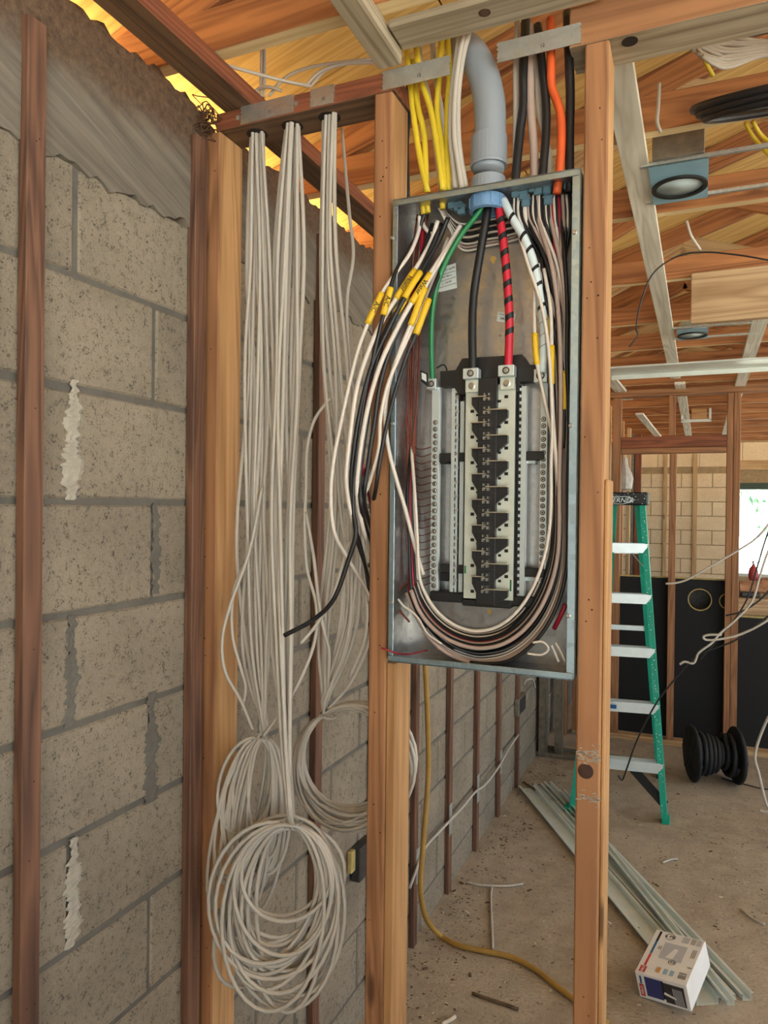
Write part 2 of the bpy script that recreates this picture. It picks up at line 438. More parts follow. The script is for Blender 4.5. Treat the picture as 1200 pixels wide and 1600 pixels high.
# bond beam of poured concrete with a torn lower edge and a rough top
b = MB(); ny = 900; pts = []
random.seed(5)
lo = 2.352; ph = [random.uniform(0, 6.28) for _ in range(8)]
def nz(y, a): return sum(math.sin(y * f + ph[i]) * s for i, (f, s) in enumerate(((3.1, .3), (7.7, .3), (17, .35), (41, .4), (83, .4), (131, .4)))) * a
for i in range(ny + 1):
    y = -3 + 15 * i / ny
    zl = 2.344 + nz(y, .012); zt = 2.636 + nz(y + 9.3, .011) - (.02 if y > 1.3 else 0) + (.05 if y < .9 else 0) * .2
    pts.append((y, zl, zt))
vs = []; fs = []
for y, zl, zt in pts: vs += [(.0065, y, zl), (.0085, y, (zl + zt) / 2), (.004, y, zt), (-.2, y, zt), (-.02, y, zl - .003)]
for i in range(ny):
    a = i * 5; c = a + 5
    fs += [(a, c, c + 1, a + 1), (a + 1, c + 1, c + 2, a + 2), (a + 2, c + 2, c + 3, a + 3), (a, a + 4, c + 4, c)]
b.add(vs, fs).build('bond_beam', M['bond'], wall)
# pale mortar smeared over two of the upright joints, grey mortar squeezed over others
def smear(y, z0, z1, wd, m, seed, th=.004):
    random.seed(seed); b = MB(); n = 64; vs = []; fs = []
    for i in range(n + 1):
        z = z0 + (z1 - z0) * i / n
        e = wd * (.8 + .4 * random.random() + .25 * math.sin(i * .21 + seed)) * (.55 + .45 * math.sin(math.pi * min(1, .12 + i / n))); dy = nz(z * 3 + seed, .006)
        vs += [(.001, y - e + dy, z), (th, y - e * .55 + dy, z), (th * random.uniform(.5, 1.1), y + dy, z), (th, y + e * .55 + dy, z), (.001, y + e + dy, z)]
    for i in range(n):
        for k in range(4): fs.append((i * 5 + k, i * 5 + k + 1, i * 5 + k + 6, i * 5 + k + 5))
    return b.add(vs, fs).build('mortar_smear', m, wall)
smear(.972, 1.752, 1.968, .020, M['smear'], 11)
smear(.978, .945, 1.142, .018, M['smear'], 12)
smear(1.183, 1.13, 1.36, .019, M['mortar'], 13, .002)
smear(.972, 1.345, 1.545, .013, M['mortar'], 14, .002)
smear(1.190, 1.56, 1.75, .012, M['mortar'], 15, .002)

wb_ = MB().box(-.2, 1.1, -2.2, -2.0, 0, 2.64).build('unseen_back_wall', M['block'], kind='structure')  # unseen wall behind the camera, sized to hold light off the left wall
wr_ = MB().box(2.3, 2.42, -2.2, 1.2, 0, 1.05).build('added_shade_wall', M['block'], kind='structure')  # unseen low wall, added to block low light onto the left wall
# far wall of pale block, with the window opening on the right
YW = 11.2
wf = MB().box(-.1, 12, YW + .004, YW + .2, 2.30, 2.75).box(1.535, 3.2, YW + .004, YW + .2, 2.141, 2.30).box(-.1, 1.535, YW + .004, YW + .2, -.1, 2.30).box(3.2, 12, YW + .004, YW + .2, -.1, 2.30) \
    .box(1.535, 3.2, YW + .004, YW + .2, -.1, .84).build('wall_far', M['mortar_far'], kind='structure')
fb = None; fh = None
for k in range(0, 11):
    zc = .0963 + .2032 * k + .05
    for n in range(-1, 4):
        x0 = -.05 + .4064 * n + (.2032 if k % 2 else 0) + .06; x1 = x0 + .394
        x1 = min(x1, 1.53); x0 = max(x0, .02)
        if x1 - x0 < .06: continue
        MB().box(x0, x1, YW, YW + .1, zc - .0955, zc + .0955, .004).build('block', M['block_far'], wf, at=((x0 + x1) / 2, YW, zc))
for i in range(6):
    x0 = -.05 + i * .55
    MB().box(x0, x0 + .545, YW - .004, YW + .1, 2.37, 2.70, .004).build('lintel_block', M['block_far'], wf, at=(x0 + .27, YW, 2.5))
# window in the far wall: dark green head, frame and pane
wn = tag(bpy.data.objects.new('window_1', None), None, None, None, 'structure'); COL.objects.link(wn); wn.location = (2.36, YW + .1, .84)
MB().box(1.535, 3.2, YW - .01, YW + .12, 2.05, 2.14).build('window_head', plain('dark_green_trim', C(62, 84, 72), .6), wn)
MB().box(1.535, 1.57, YW + .04, YW + .12, .84, 2.05).box(3.16, 3.2, YW + .04, YW + .12, .84, 2.05).box(1.57, 3.16, YW + .04, YW + .12, .84, .88).build('window_frame', plain('white_frame', C(226, 232, 228), .5), wn)
gt = NT('window_glass'); gt.b.inputs['Transmission Weight'].default_value = 1.0; gt.b.inputs['IOR'].default_value = 1.02; gt.set((.93, 1, .98, 1), 0.02)
MB().box(1.57, 3.16, YW + .08, YW + .084, .88, 2.05).build('pane', gt.m, wn)
board('window_board', 1.45, 3.4, YW - .025, YW - .004, 2.32, 2.45, 'strip', 'x', None, 'golden board nailed along the far wall above the window head', 'board')
# roof deck: plywood sheets on the slope
SL = .33; ANG = math.atan(SL); ce = bpy.data.objects.new('ceiling', None); COL.objects.link(ce); ce['kind'] = 'structure'; ce.location = (0, 0, 2.82)
def deckz(x): return 2.815 + SL * x
sheet = None
for r in range(6):
    s0 = -.75 + r * 1.22
    for cidx in range(6):
        y0 = -2.6 + 2.44 * cidx + (1.22 if r % 2 else 0) - .61
        if sheet is None:
            sheet = MB().box(-.608, .608, -1.2175, 1.2175, 0, .012).build('plywood_sheet', wood('ply', 'x')); sheet.parent = ce; sheet.rotation_euler = (0, -ANG, 0); o = sheet
        else: o = inst(sheet, (0, 0, 0), ce)
        xm = (s0 + .61) * math.cos(ANG)
        o.location = Vector((xm, y0 + 1.2175, deckz(xm))) - Vector(ce.location)

MB().prism([(-.9, -3.2, deckz(-.9) + .016), (6.35, -3.2, deckz(6.35) + .016), (6.35, -3.2, deckz(6.35) + .022), (-.9, -3.2, deckz(-.9) + .022)], (0, 15.6, 0)).build('sun_leak_cover', M['dgrey'], ce)  # unseen sheet added to stop sun leaking through the deck joints
# ================================================================ TRUSSES
TY = [.58, 1.205, 1.865, 2.385, 3.09, 3.77, 4.38, 4.99, 5.6, 6.21, 6.82, 7.43, 8.04, 8.65, 9.26, 9.87, 10.48]
ZB = 2.662
for i, y in enumerate(TY):
    lab = ('roof truss nearest the camera, crossing over the grey plank at the top edge' if i == 1 else
           'roof truss just out of sight above the top edge of the photo' if i == 0 else
           '%s orange-brown roof truss behind the panel wall, counted from the panel' % ORD[i - 2])
    t = thing('roof_truss', (0, y + .019, ZB), lab, 'roof truss', 'roof trusses across the room')
    bk = 'orange'
    board('bottom_chord', -.12, 6.2, y, y + .038, ZB, ZB + .089, bk, 'x', t, alt=('cream', 2))  # cream underside: pale wood plus light from below, put into the colour
    beamobj('top_chord', (-.6, y + .019, deckz(-.6) - .049), (6.1, y + .019, deckz(6.1) - .049), .034, .089, bk, t)
    for (xa, xb) in ((.42, .95), (1.75, .95), (1.75, 2.6), (3.4, 2.6), (3.4, 4.4)):
        beamobj('web', (xa, y + .019, ZB + .10), (xb, y + .019, deckz(xb) - .10), .030, .089, 'strip' if i % 2 else 'orange', t)
# ledger plank along the wall under the trusses
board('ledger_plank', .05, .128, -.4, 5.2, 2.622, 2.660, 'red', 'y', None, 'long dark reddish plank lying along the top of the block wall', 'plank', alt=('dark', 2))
# plank that runs from above the camera to the top plate
board('strap_plank', .432, .482, .4, 1.333, 2.622, 2.660, 'grey', 'y', None, 'weathered grey plank running overhead and ending on the top plate', 'plank')
bk_ = board('blocking_plank', .486, .87, 1.25, 1.328, 2.645, 2.66, 'grey', 'x', None, 'knotty pale grey plank above the nail plates over the panel', 'plank')

kq = U(757, 20, Z=2.645); MB().lathe([(.012, .001), (.011, -.0006), (.005, -.0008)], (kq.x, kq.y, 2.645), (0, 0, 1), 14).build('knot', plain('brown_knot', C(92, 66, 46), .7, 0, .3, 60), bk_)
# ================================================================ PANEL WALL FRAMING
YS = 1.34; YE = 1.429
tp = thing('top_plate', (.26, YS + .044, 2.583), 'left top plate with three cable bundles through it and steel guards', 'top plate')
b = MB(); b.box(.03, .462, YS, YE, 2.583, 2.621, .002); b.build('plate_board', [wood('red', 'x')], tp, at=(.26, YS + .044, 2.602))
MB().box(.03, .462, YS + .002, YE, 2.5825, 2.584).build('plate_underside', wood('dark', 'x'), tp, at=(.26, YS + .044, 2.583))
for hx in (U(402, 200, Y=1.385).x, U(457, 190, Y=1.385).x, U(515, 174, Y=1.385).x):
    MB().lathe([(.024, 0), (.024, .002)], (hx, 1.385, 2.5815), (0, 0, 1), 18).build('cable_hole', M['hole'], tp)
def nail_plate(x0, x1, parent, lab=None, ztop=2.622, zb=2.584):
    b = MB(); n = 9; poly = []
    for i in range(n + 1): poly.append((x0 + random.uniform(0, .002) + (.002 if i % 2 else 0), YS - .0022, zb + (ztop - zb) * i / n))
    for i in range(n, -1, -1): poly.append((x1 - random.uniform(0, .002) - (.002 if i % 2 else 0), YS - .0022, zb + (ztop - zb) * i / n))
    b.prism(poly, (0, .0018, 0))
    o = b.build('nail_plate', M['galv'], parent, label=lab)
    text('12', .009, M['dgrey'], ((x0 * .45 + x1 * .55), YS - .0026, (ztop + zb) / 2 - .007), (1, 0, 0), (0, 0, 1), o, 'stamped_mark', .0002)
    return o
nail_plate(U(376, 180, Y=YS).x, U(461, 150, Y=YS).x, tp)
nail_plate(U(484, 150, Y=YS).x, U(524, 140, Y=YS).x, tp)
for xx in (U(372, 178, Y=YS).x, U(463, 155, Y=YS).x):
    MB().box(xx - .004, xx + .004, YS - .0022, YS - .0004, 2.595, 2.605).lathe([(.0018, 0), (.001, .0008)], (xx, YS - .0022, 2.600), (0, -1, 0), 8).build('nail_tab', M['galv'], tp)
nail_plate(U(597, 120, Y=YS).x, U(705, 95, Y=YS).x, tp, 'pale nail plate bridging the gap toward the conduit')
tr = thing('top_plate', (1.1, YS + .044, 2.583), 'right top plate with an empty bored hole, above the stud right of the panel', 'top plate')
MB().box(.806, 1.75, YS, YE, 2.583, 2.655, .002).build('plate_board', wood('stud', 'x'), tr, at=(1.2, YS + .044, 2.61))
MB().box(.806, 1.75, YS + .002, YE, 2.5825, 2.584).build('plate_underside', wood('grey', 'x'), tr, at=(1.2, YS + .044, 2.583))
hp = U(984, 65, Z=2.582); MB().lathe([(.014, 0), (.014, .002)], (hp.x, hp.y, 2.5815), (0, 0, 1), 18).build('bored_hole', M['hole'], tr)
nail_plate(U(776, 70, Y=YS).x, U(910, 40, Y=YS).x, tr, 'pale nail plate reaching left toward the conduit', 2.622, 2.585)

def stud(x0, x1, y0, y1, z0, z1, kind, side, lab, cat='stud', group=None, name='wall_stud'):
    t = thing(name, ((x0 + x1) / 2, (y0 + y1) / 2, z0), lab, cat, group)
    c = ((x0 + x1) / 2, (y0 + y1) / 2, (z0 + z1) / 2)
    two_tone(MB().box(x0, x1, y0, y1, z0, z1, .003), (0, 3)).build('stud_board', [wood(kind, 'z'), wood(side, 'z')], t, at=c)  # side faces paler: partly wood tone, partly light from the right painted in
    return t
random.seed(21)
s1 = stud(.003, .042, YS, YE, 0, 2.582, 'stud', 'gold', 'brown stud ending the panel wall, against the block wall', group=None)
nail_holes(s1, .022, YS, (.4, 2.5), 'y', 14, .024)
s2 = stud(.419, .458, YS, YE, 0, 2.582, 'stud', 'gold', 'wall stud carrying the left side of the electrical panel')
nail_holes(s2, .438, YS, (.2, 2.5), 'y', 18, .024)
MB().box(.4585, .478, YS + .004, YE - .002, .0, 1.432, .002).build('packing_strip', wood('gold', 'z'), s2, at=(.468, YE, .7), label='golden side board')
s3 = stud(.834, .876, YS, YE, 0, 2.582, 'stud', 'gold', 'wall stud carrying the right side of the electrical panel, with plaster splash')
nail_holes(s3, .855, YS, (.2, 2.5), 'y', 18, .026)
MB().box(.8765, .884, YS + .012, YE - .004, 0, 1.80, .002).build('packing_strip', wood('gold', 'z'), s3, at=(.88, YE, .9), label='thin golden side board')
kn = U(915, 1205, Y=YS); b = MB(); b.lathe([(.014, 0), (.013, .001), (.006, .0016)], (kn.x, YS, kn.z), (0, -1, 0), 14).build('knot', plain('dark_knot', C(74, 44, 30), .7, 0, .3, 60), s3)
b = MB(); random.seed(4)
for i in range(90):
    q = U(random.uniform(903, 938), random.choice([random.gauss(1182, 7), random.gauss(1182, 7), random.gauss(1248, 4)]), Y=YS)
    e_ = random.uniform(-.6, .6); b.frame((q.x, YS - .0002, q.z), Vector((math.cos(e_), 0, math.sin(e_))), Vector((0, 1, 0)), Vector((-math.sin(e_), 0, math.cos(e_))), random.uniform(.001, .006), .0006, random.uniform(.0004, .0012), .0003)
b.build('plaster_splash', M['smear'], s3, kind='stuff')
# furring strips on the block wall
FY = [(.852, .890, -.2, U(52, 26, X=.02).z, 'furr'), (1.282, 1.322, 0, U(305, 207, X=.02).z, 'furr'), (1.85, 1.89, .1, U(495, 360, X=.02).z, 'furr'), (2.26, 2.30, 0.1, 2.36, 'furr'), (2.672, 2.712, .0, 2.36, 'furr'), (3.112, 3.152, .0, 2.36, 'furr'),
      (3.560, 3.600, .0, 2.36, 'furr'), (4.01, 4.05, 0, 2.36, 'furr'), (4.48, 4.52, 0, 2.36, 'furr')]
FL = ['dark furring strip on the block wall nearest the camera, at left', 'dark furring strip on the block wall touching the end stud', 'furring strip on the block wall behind the hanging white cables',
      'furring strip on the block wall seen just left of the panel stud', 'furring strip with the mustard hose beside it', 'second furring strip seen under the panel', 'third furring strip seen under the panel',
      'fourth furring strip seen under the panel', 'fifth furring strip seen under the panel']
for (y0, y1, z0, z1, k), l in zip(FY, FL):
    t = thing('furring_strip', (.012, (y0 + y1) / 2, max(z0, 0)), l, 'furring strip', 'furring strips on the block wall')
    MB().box(.0015, .0225, y0, y1, max(z0, 0), z1, .002).build('strip_board', wood(k, 'z'), t, at=(.011, (y0 + y1) / 2, (z0 + z1) / 2))
    nail_holes(t, .0225, (y0 + y1) / 2, (max(.2, z0), z1 - .1), 'x', 12, .024)
t = thing('furring_strip', (.012, .78, 0), 'dark furring strip cut by the left edge of the photo', 'furring strip', 'furring strips on the block wall')
MB().box(.0015, .0225, .762, .800, 0, 2.34, .002).build('strip_board', wood('furr', 'z'), t, at=(.011, .78, 1.2))
# ball of brown fibre stuffed in the gap over the end stud
random.seed(8); b = MB()
for i in range(40):
    q = Vector((random.gauss(.014, .008), random.gauss(1.326, .012), random.gauss(2.598, .018)))
    b.tube(smooth_path([q + Vector((random.gauss(0, .012), random.gauss(0, .012), random.gauss(0, .012))) for _ in range(4)], 4), .0012, 4)
tag(b.build('fibre_wad', M['rockwool'], smooth=True), 'wad of brown fibre stuffed in the corner over the end stud', 'packing')

# ================================================================ ELECTRICAL PANEL
PX0, PX1, PZ0, PZ1, PY = .4686, .8306, 1.4385, 2.355, 1.3255; PB = 1.42
pan = thing('electrical_panel', ((PX0 + PX1) / 2, 1.37, PZ0), 'open grey steel electrical panel full of wires between two studs', 'electrical panel')
T = .0018
b = MB(); b.box(PX0 + .004, PX1 - .004, PB, PB + T, PZ0 + .004, PZ1 - .004).build('back_plate', M['galv_in'], pan)
for x in (PX0 + .003, PX1 - .003 - T): MB().box(x, x + T, PY + .002, PB, PZ0 + .003, PZ1 - .003).build('side_wall', M['galv_in'], pan)
for z in (PZ0 + .003, PZ1 - .003 - T): MB().box(PX0 + .004, PX1 - .004, PY + .002, PB, z, z + T).build('end_wall', M['galv_in'], pan)
FWID = .0125
MB().box(PX0, PX1, PY, PY + T, PZ1 - FWID, PZ1, .0006).box(PX0, PX1, PY, PY + .012, PZ1 - T, PZ1).build('top_flange', M['flange'], pan)
MB().box(PX0, PX1, PY, PY + T, PZ0, PZ0 + FWID, .0006).box(PX0, PX1, PY, PY + .012, PZ0, PZ0 + T).build('bottom_flange', M['flange'], pan)
MB().box(PX0, PX0 + .0105, PY + .0004, PY + T, PZ0 + FWID + .0006, PZ1 - FWID - .0006, .0005).build('side_flange', M['flange'], pan)
MB().box(PX1 - .0135, PX1, PY + .0004, PY + T, PZ0 + FWID + .0006, PZ1 - FWID - .0006, .0005).box(PX1 - .0015, PX1, PY, PY + .05, PZ0, PZ1).build('side_flange', M['flange'], pan)
def screw(p, r, parent, n=(0, -1, 0), name='screw', mat='zinc'):
    n = Vector(n); o = MB().lathe([(r, 0), (r, r * .35), (r * .75, r * .7), (r * .3, r * .7), (r * .25, r * .35)], p, n, 12).build(name, M[mat], parent, smooth=False)
    return o
for q in ((898, 363), (892, 665), (888, 962), (612, 941), (613, 662), (613, 372)):
    v = U(*q, Y=PY); screw((v.x, PY, v.z), .0042, pan)
# bus assembly
def rect(x0, x1, y0, y1, Y): # photo extents at mid height/mid width -> world extents
    ym = (y0 + y1) / 2; xm = (x0 + x1) / 2
    return U(x0, ym, Y=Y).x, U(x1, ym, Y=Y).x, U(xm, y1, Y=Y).z, U(xm, y0, Y=Y).z
YBP = 1.382
# black moulded base: stepped head, rungs, foot
hd = [(688, 580), (712, 578), (722, 560), (816, 554), (826, 570), (840, 570), (842, 594), (812, 596), (810, 612), (716, 616), (708, 602), (688, 604)]
MB().prism([U(x, y, Y=YBP) for x, y in hd], (0, .03, 0)).build('bus_head', M['blkpl'], pan)
x0, x1, z0, z1 = rect(672, 838, 928, 944, YBP); MB().box(x0, x1, YBP - .004, YBP + .036, z0, z1, .002).build('bus_foot', M['blkpl'], pan)
x0, x1, z0, z1 = rect(724, 800, 934, 948, YBP); MB().box(x0, x1, YBP - .010, YBP + .03, z0, z1, .002).build('foot_block', M['blkpl'], pan)
for y in (706, 885):
    x0, x1, z0, z1 = rect(686, 850, y, y + 14, YBP); MB().box(x0, x1, YBP + .004, YBP + .036, z0, z1, .001).build('cross_bar', M['blkpl'], pan)
for sx in (696, 830):
    for y in (717, 900):
        v = U(sx, y, Y=1.40); MB().box(v.x - .010, v.x + .010, 1.395, 1.418, v.z - .010, v.z + .010, .001).build('mounting_foot', M['alum'] if sx > 800 else M['blkpl'], pan)
# bus plates with square slots
YBUS = 1.372
for (xa, xb, ya, yb) in ((726, 748.5, 604, 938), (776.5, 803.5, 600, 938)):
    x0, x1, z0, z1 = rect(xa, xb, ya, yb, YBUS)
    MB().box(x0, x1, YBUS, YBUS + .004, z0, z1, .0005).build('bus_plate', M['tin'], pan)
    MB().box(x0 - .001, x0 + .0015, YBUS + .001, YBUS + .02, z0, z1).box(x1 - .0015, x1 + .001, YBUS + .001, YBUS + .02, z0, z1).build('plate_edge', M['blkpl'], pan)
x0, x1, z0, z1 = rect(748, 777, 592, 944, YBUS); cx0, cx1 = x0, x1
MB().box(x0, x1, YBUS - .012, YBUS + .03, z0, z1, .001).build('breaker_spine', M['blkpl'], pan)
# stabs: wedge tower, blade, clip and slot, alternating left and right
slot = clip = bar = None
for i in range(16):
    left = i % 2 == 0; py = 619.7 + i * 20.08
    v = U(751 if left else 770, py, Y=YBUS - .016); sg = -1 if left else 1
    z = v.z; xc = (cx0 + cx1) / 2; xe = U(737 if left else 793, py, Y=YBUS - .012).x
    xin = cx0 if left else cx1
    h = .026
    MB().prism([(xe, YBUS - .011, z - .001), (xin, YBUS - .011, z - .001), (xin, YBUS - .011, z - h - .006), (xin + (xe - xin) * .35, YBUS - .011, z - h), (xe, YBUS - .011, z - h * .55)], (0, .011, 0)).build('stab_tower', M['blkpl'], pan)
    MB().box(min(xe, xc), max(xe, xc), YBUS - .020, YBUS - .006, z - .0009, z + .0009).build('stab_blade', M['blade'], pan)
    cb = MB()
    for dx in (-.0045, .0045):
        cb.box(xc + dx - .0012, xc + dx + .0012, YBUS - .019, YBUS - .011, z + .001, z + .006).box(xc + dx - .002, xc + dx + .002, YBUS - .019, YBUS - .011, z - .008, z - .002)
    cb.box(xc - .006, xc + .006, YBUS - .0165, YBUS - .011, z - .0035, z - .0022)
    cb.build('stab_clip', M['zinc'], pan)
    MB().box(cx0 + .0006, cx1 - .0006, YBUS - .0135, YBUS - .011, z - .0125, z - .0118).build('spine_rib', M['dgrey'], pan)
    for (pxs, dy, wd) in (((738, 23, .0036) if left else (791, -20, .0036)), ((746, 29, .0026) if left else (780.5, -13, .003))):
        q = U(pxs, py + dy - (0 if left else 0), Y=YBUS)
        MB().box(q.x - wd, q.x + wd, YBUS - .0008, YBUS + .002, q.z - wd * .85, q.z + wd * .85, .0004).build('bus_slot', M['hole'], pan)
for q, q2 in (((727, 884), (729, 896)), ((798, 906), (801, 924))):
    a, c = U(*q, Y=YBUS), U(*q2, Y=YBUS); MB().box(a.x - .0016, a.x + .0016, YBUS - .0008, YBUS, c.z, a.z).build('marker_stroke', M['grpaint'], pan)
# lugs and hex washers
def lug(xa, xb, ya, yb, Y, dep=.022):
    x0, x1, z0, z1 = rect(xa, xb, ya, yb, Y)
    o = MB().box(x0, x1, Y, Y + dep, z0, z1, .001).build('lug', M['alum'], pan)
    xm, zm, r = (x0 + x1) / 2, (z0 + z1) / 2, min(x1 - x0, z1 - z0) * .33
    MB().lathe([(r, 0), (r, .0008), (r * .72, .0012), (r * .6, .0002)], (xm, Y, zm), (0, -1, 0), 16).build('lug_screw', M['dgrey'], o)
    MB().lathe([(r * .7, 0.0008), (r * .35, .0010), (r * .3, .0004)], (xm, Y, zm), (0, -1, 0), 6).build('hex_socket', M['zinc'], o)
    return o
lug(723, 747, 575, 591.5, 1.352); lug(778, 803, 570, 587.5, 1.352); lug(834, 855, 576, 597, 1.372); lug(666.5, 681, 591.5, 608, 1.378, .02)
for (xa, xb, ya, yb) in ((727, 747.5, 593, 613), (781, 803.5, 589, 608.5)):
    x0, x1, z0, z1 = rect(xa, xb, ya, yb, 1.362); o = MB().box(x0, x1, 1.362, 1.374, z0, z1, .001).build('lug_base', M['tin'], pan)
    MB().lathe([(.0072, 0), (.0072, .001), (.005, .0015), (.0045, .004), (.001, .004)], ((x0 + x1) / 2, 1.362, (z0 + z1) / 2), (0, -1, 0), 12).build('hex_bolt', M['zinc'], o)
# terminal bars with their screws
def termbar(xa, xb, ya, yb, Y, ys, n, mat):
    x0, x1, z0, z1 = rect(xa, xb, ya, yb, Y); o = MB().box(x0, x1, Y, Y + .012, z0, z1, .0006).build('terminal_bar', M[mat], pan)
    zt = U((xa + xb) / 2, ys, Y=Y).z; first = None; xm = (x0 + x1) / 2 - .0006
    st = (zt - z0 - .008) / (n - 1)
    for i in range(n):
        loc = (xm, Y, zt - i * st)
        if first is None:
            first = MB().lathe([(.0036, .0002), (.0036, .0014), (.0030, .0018)], (0, 0, 0), (0, -1, 0), 10); first.cur = 1
            first.lathe([(.0049, 0), (.0049, .0005)], (0, 0, 0), (0, -1, 0), 10).lathe([(.0017, .0012), (.0015, .0021)], (0, 0, 0), (0, -1, 0), 6)
            first = first.build('terminal_screw', [M['zinc'], M['hole']])
            first.parent = o; first.location = Vector(loc) - Vector(pan.location)
        else:
            s = first.copy(); COL.objects.link(s); s.parent = o; s.location = Vector(loc) - Vector(pan.location)
    return o
termbar(673, 685.5, 605, 932, 1.390, 660, 26, 'alum')
termbar(843, 854.5, 596, 912, 1.388, 655, 25, 'alum')
# toothed neutral rails
for (xa, xb, ya, yb, fl_) in ((704, 709.5, 607, 932, 1), (813, 821, 603, 936, -1)):
    x0, x1, z0, z1 = rect(xa, xb, ya, yb, 1.385); b = MB().box(x0, x1, 1.385, 1.40, z0, z1, .0004)
    n = 32
    for i in range(n):
        z = z0 + (z1 - z0) * (i + .5) / n
        xx = x1 if fl_ > 0 else x0
        b.box(xx - (.001 if fl_ > 0 else .004), xx + (.004 if fl_ > 0 else .001), 1.3855, 1.398, z - .0028, z + .0028)
    b.build('toothed_rail', M['alum'], pan)
    xb0 = (x1 + .003) if fl_ > 0 else (x0 - .008)
    MB().box(xb0, xb0 + .006, 1.392, 1.41, z0 - .004, z1 + .004).build('rail_holder', M['blkpl'], pan)
x0, x1, z0, z1 = rect(711.5, 714.5, 618, 930, 1.384); r_ = MB().box(x0, x1, 1.384, 1.386, z0, z1).build('tie_strip', M['alum'], pan)
for i in range(15):
    z = z1 - .004 - (z1 - z0 - .006) * i / 14; MB().box(x0 - .0012, x1 + .0012, 1.3825, 1.385, z - .0018, z + .0018).build('tie_joint', M['zinc'], r_)
x0, x1, z0, z1 = rect(717.5, 724, 627, 930, 1.392); MB().box(x0, x1, 1.392, 1.41, z0, z1).build('side_rail', M['alum'], pan)
# small caution tag clipped by the earth bar, wire clip
b = MB().prism([U(657, 578, Y=1.37), U(668, 583, Y=1.37), U(669, 605, Y=1.37), U(658, 596, Y=1.37)], (0, .003, 0)); cl = b.build('bar_cap', M['blkpl'], pan)
MB().prism([U(658.5, 582, Y=1.3695), U(666, 585, Y=1.3695), U(666.5, 597, Y=1.3695), U(659, 592, Y=1.3695)], (0, .0004, 0)).build('cap_sticker', M['paper'], cl)
MB().tube(smooth_path([U(682, 575, Y=1.39), U(693, 570, Y=1.39), U(698, 580, Y=1.39), U(688, 582, Y=1.39)], 5), .0016, 6).build('wire_clip', M['blkpl'], pan)
# keyholes, knockouts
def keyhole(px, py, r):
    v = U(px, py, Y=PB); MB().lathe([(r, 0), (r, .0006)], (v.x, PB - .0004, v.z), (0, -1, 0), 14).box(v.x - r * .4, v.x + r * .4, PB - .001, PB - .0004, v.z - (r * 1.5), v.z).build('keyhole', plain('tan_board_behind', C(206, 168, 96), .7), pan)
keyhole(771, 405, .0065); keyhole(711, 991, .006); keyhole(765, 955, .005)
for q in ((698, 534), (782, 524), (662, 693), (654, 728), (662, 765), (655, 840), (663, 880), (706, 958)):
    v = U(*q, Y=PB); MB().lathe([(.0022, 0), (.0012, .0012)], (v.x, PB - .0002, v.z), (0, -1, 0), 8).build('rivet', M['zinc'], pan)
v = U(763, 1003, Y=PB)
for r in (.036, .028, .020): MB().lathe([(r, 0), (r, .0012), (r - .0016, .0012), (r - .0016, 0)], (v.x, PB, v.z), (0, -1, 0), 30, True).build('knockout_ring', M['galv_in'], pan)
# stickers
def sticker(quad, Y, words, parent):
    P = [U(x, y, Y=Y) for x, y in quad]; o = MB().prism(P, (0, .0006, 0)).build('sticker', M['paper'], parent)
    ax = P[1] - P[0]; ay = P[0] - P[3]; Wd, Hd = ax.length, ay.length
    for (s, u, vv, sz) in words:
        if s == '_': MB().beam(P[3] + ax * .05 + ay * vv + Vector((0, -.0005, 0)), P[3] + ax * .95 + ay * vv + Vector((0, -.0005, 0)), .0006, .0007, ay).build('printed_line', M['ink'], o)
        else: text(s, sz, M['ink'], P[3] + ax * u + ay * vv + Vector((0, -.0004, 0)), ax, ay, o, 'lettering', .0003)
sticker([(681, 421), (712, 411), (714, 450), (684, 457)], PB - .0008, [('QUALITY GATE', .5, .83, .0056), ('_', 0, .68, 0), ('702 1080 ov', .52, .56, .0044), ('_', 0, .42, 0), ('J  126187', .5, .3, .0052), ('_', 0, .16, 0)], pan)
sticker([(778, 487), (806, 491), (802, 506), (776, 502)], PB - .0008, [('SAL      T', .5, .36, .0062), ('_', 0, .78, 0)], pan)

# ---------------------------------------------------------------- wires inside the panel
def wire(name, P, r, mat, label, cat='wire', group=None, n=7, seg=7):
    P = smooth_path(P, seg)
    o = MB().tube(P, r, n).build(name, M[mat], None, True, at=P[len(P) // 2])
    return tag(o, label, cat, group), P
def band_parts(o, P, fr, r, mat, name, length):
    """rings of tape wound on a cable, a part each"""
    import bisect
    L = [0]
    for i in range(1, len(P)): L.append(L[-1] + (P[i] - P[i - 1]).length)
    for f0 in fr:
        s = f0 * L[-1]; b = MB(); pts = []
        i = max(0, min(len(P) - 2, bisect.bisect(L, s) - 1))
        t = (P[i + 1] - P[i]).normalized(); e = t.orthogonal().normalized()
        e = (Vector((0, -1, 0)) - t * t.dot(Vector((0, -1, 0)))).normalized(); g = t.cross(e)
        c = P[i] + t * (s - L[i]); n = 16; vs = []
        for k in range(n):
            a = 2 * math.pi * k / n; sk = math.sin(a) * r * .55
            for h in (-length / 2, length / 2): vs.append(c + (e * math.cos(a) + g * math.sin(a)) * r * 1.05 + t * (h + sk))
        b.add(vs, [(2 * k, (2 * k + 2) % (2 * n), (2 * k + 3) % (2 * n), 2 * k + 1) for k in range(n)])
        b.build(name, M[mat], o, True, at=None)
def wire_b(*a, **k): return wire(*a, **k)

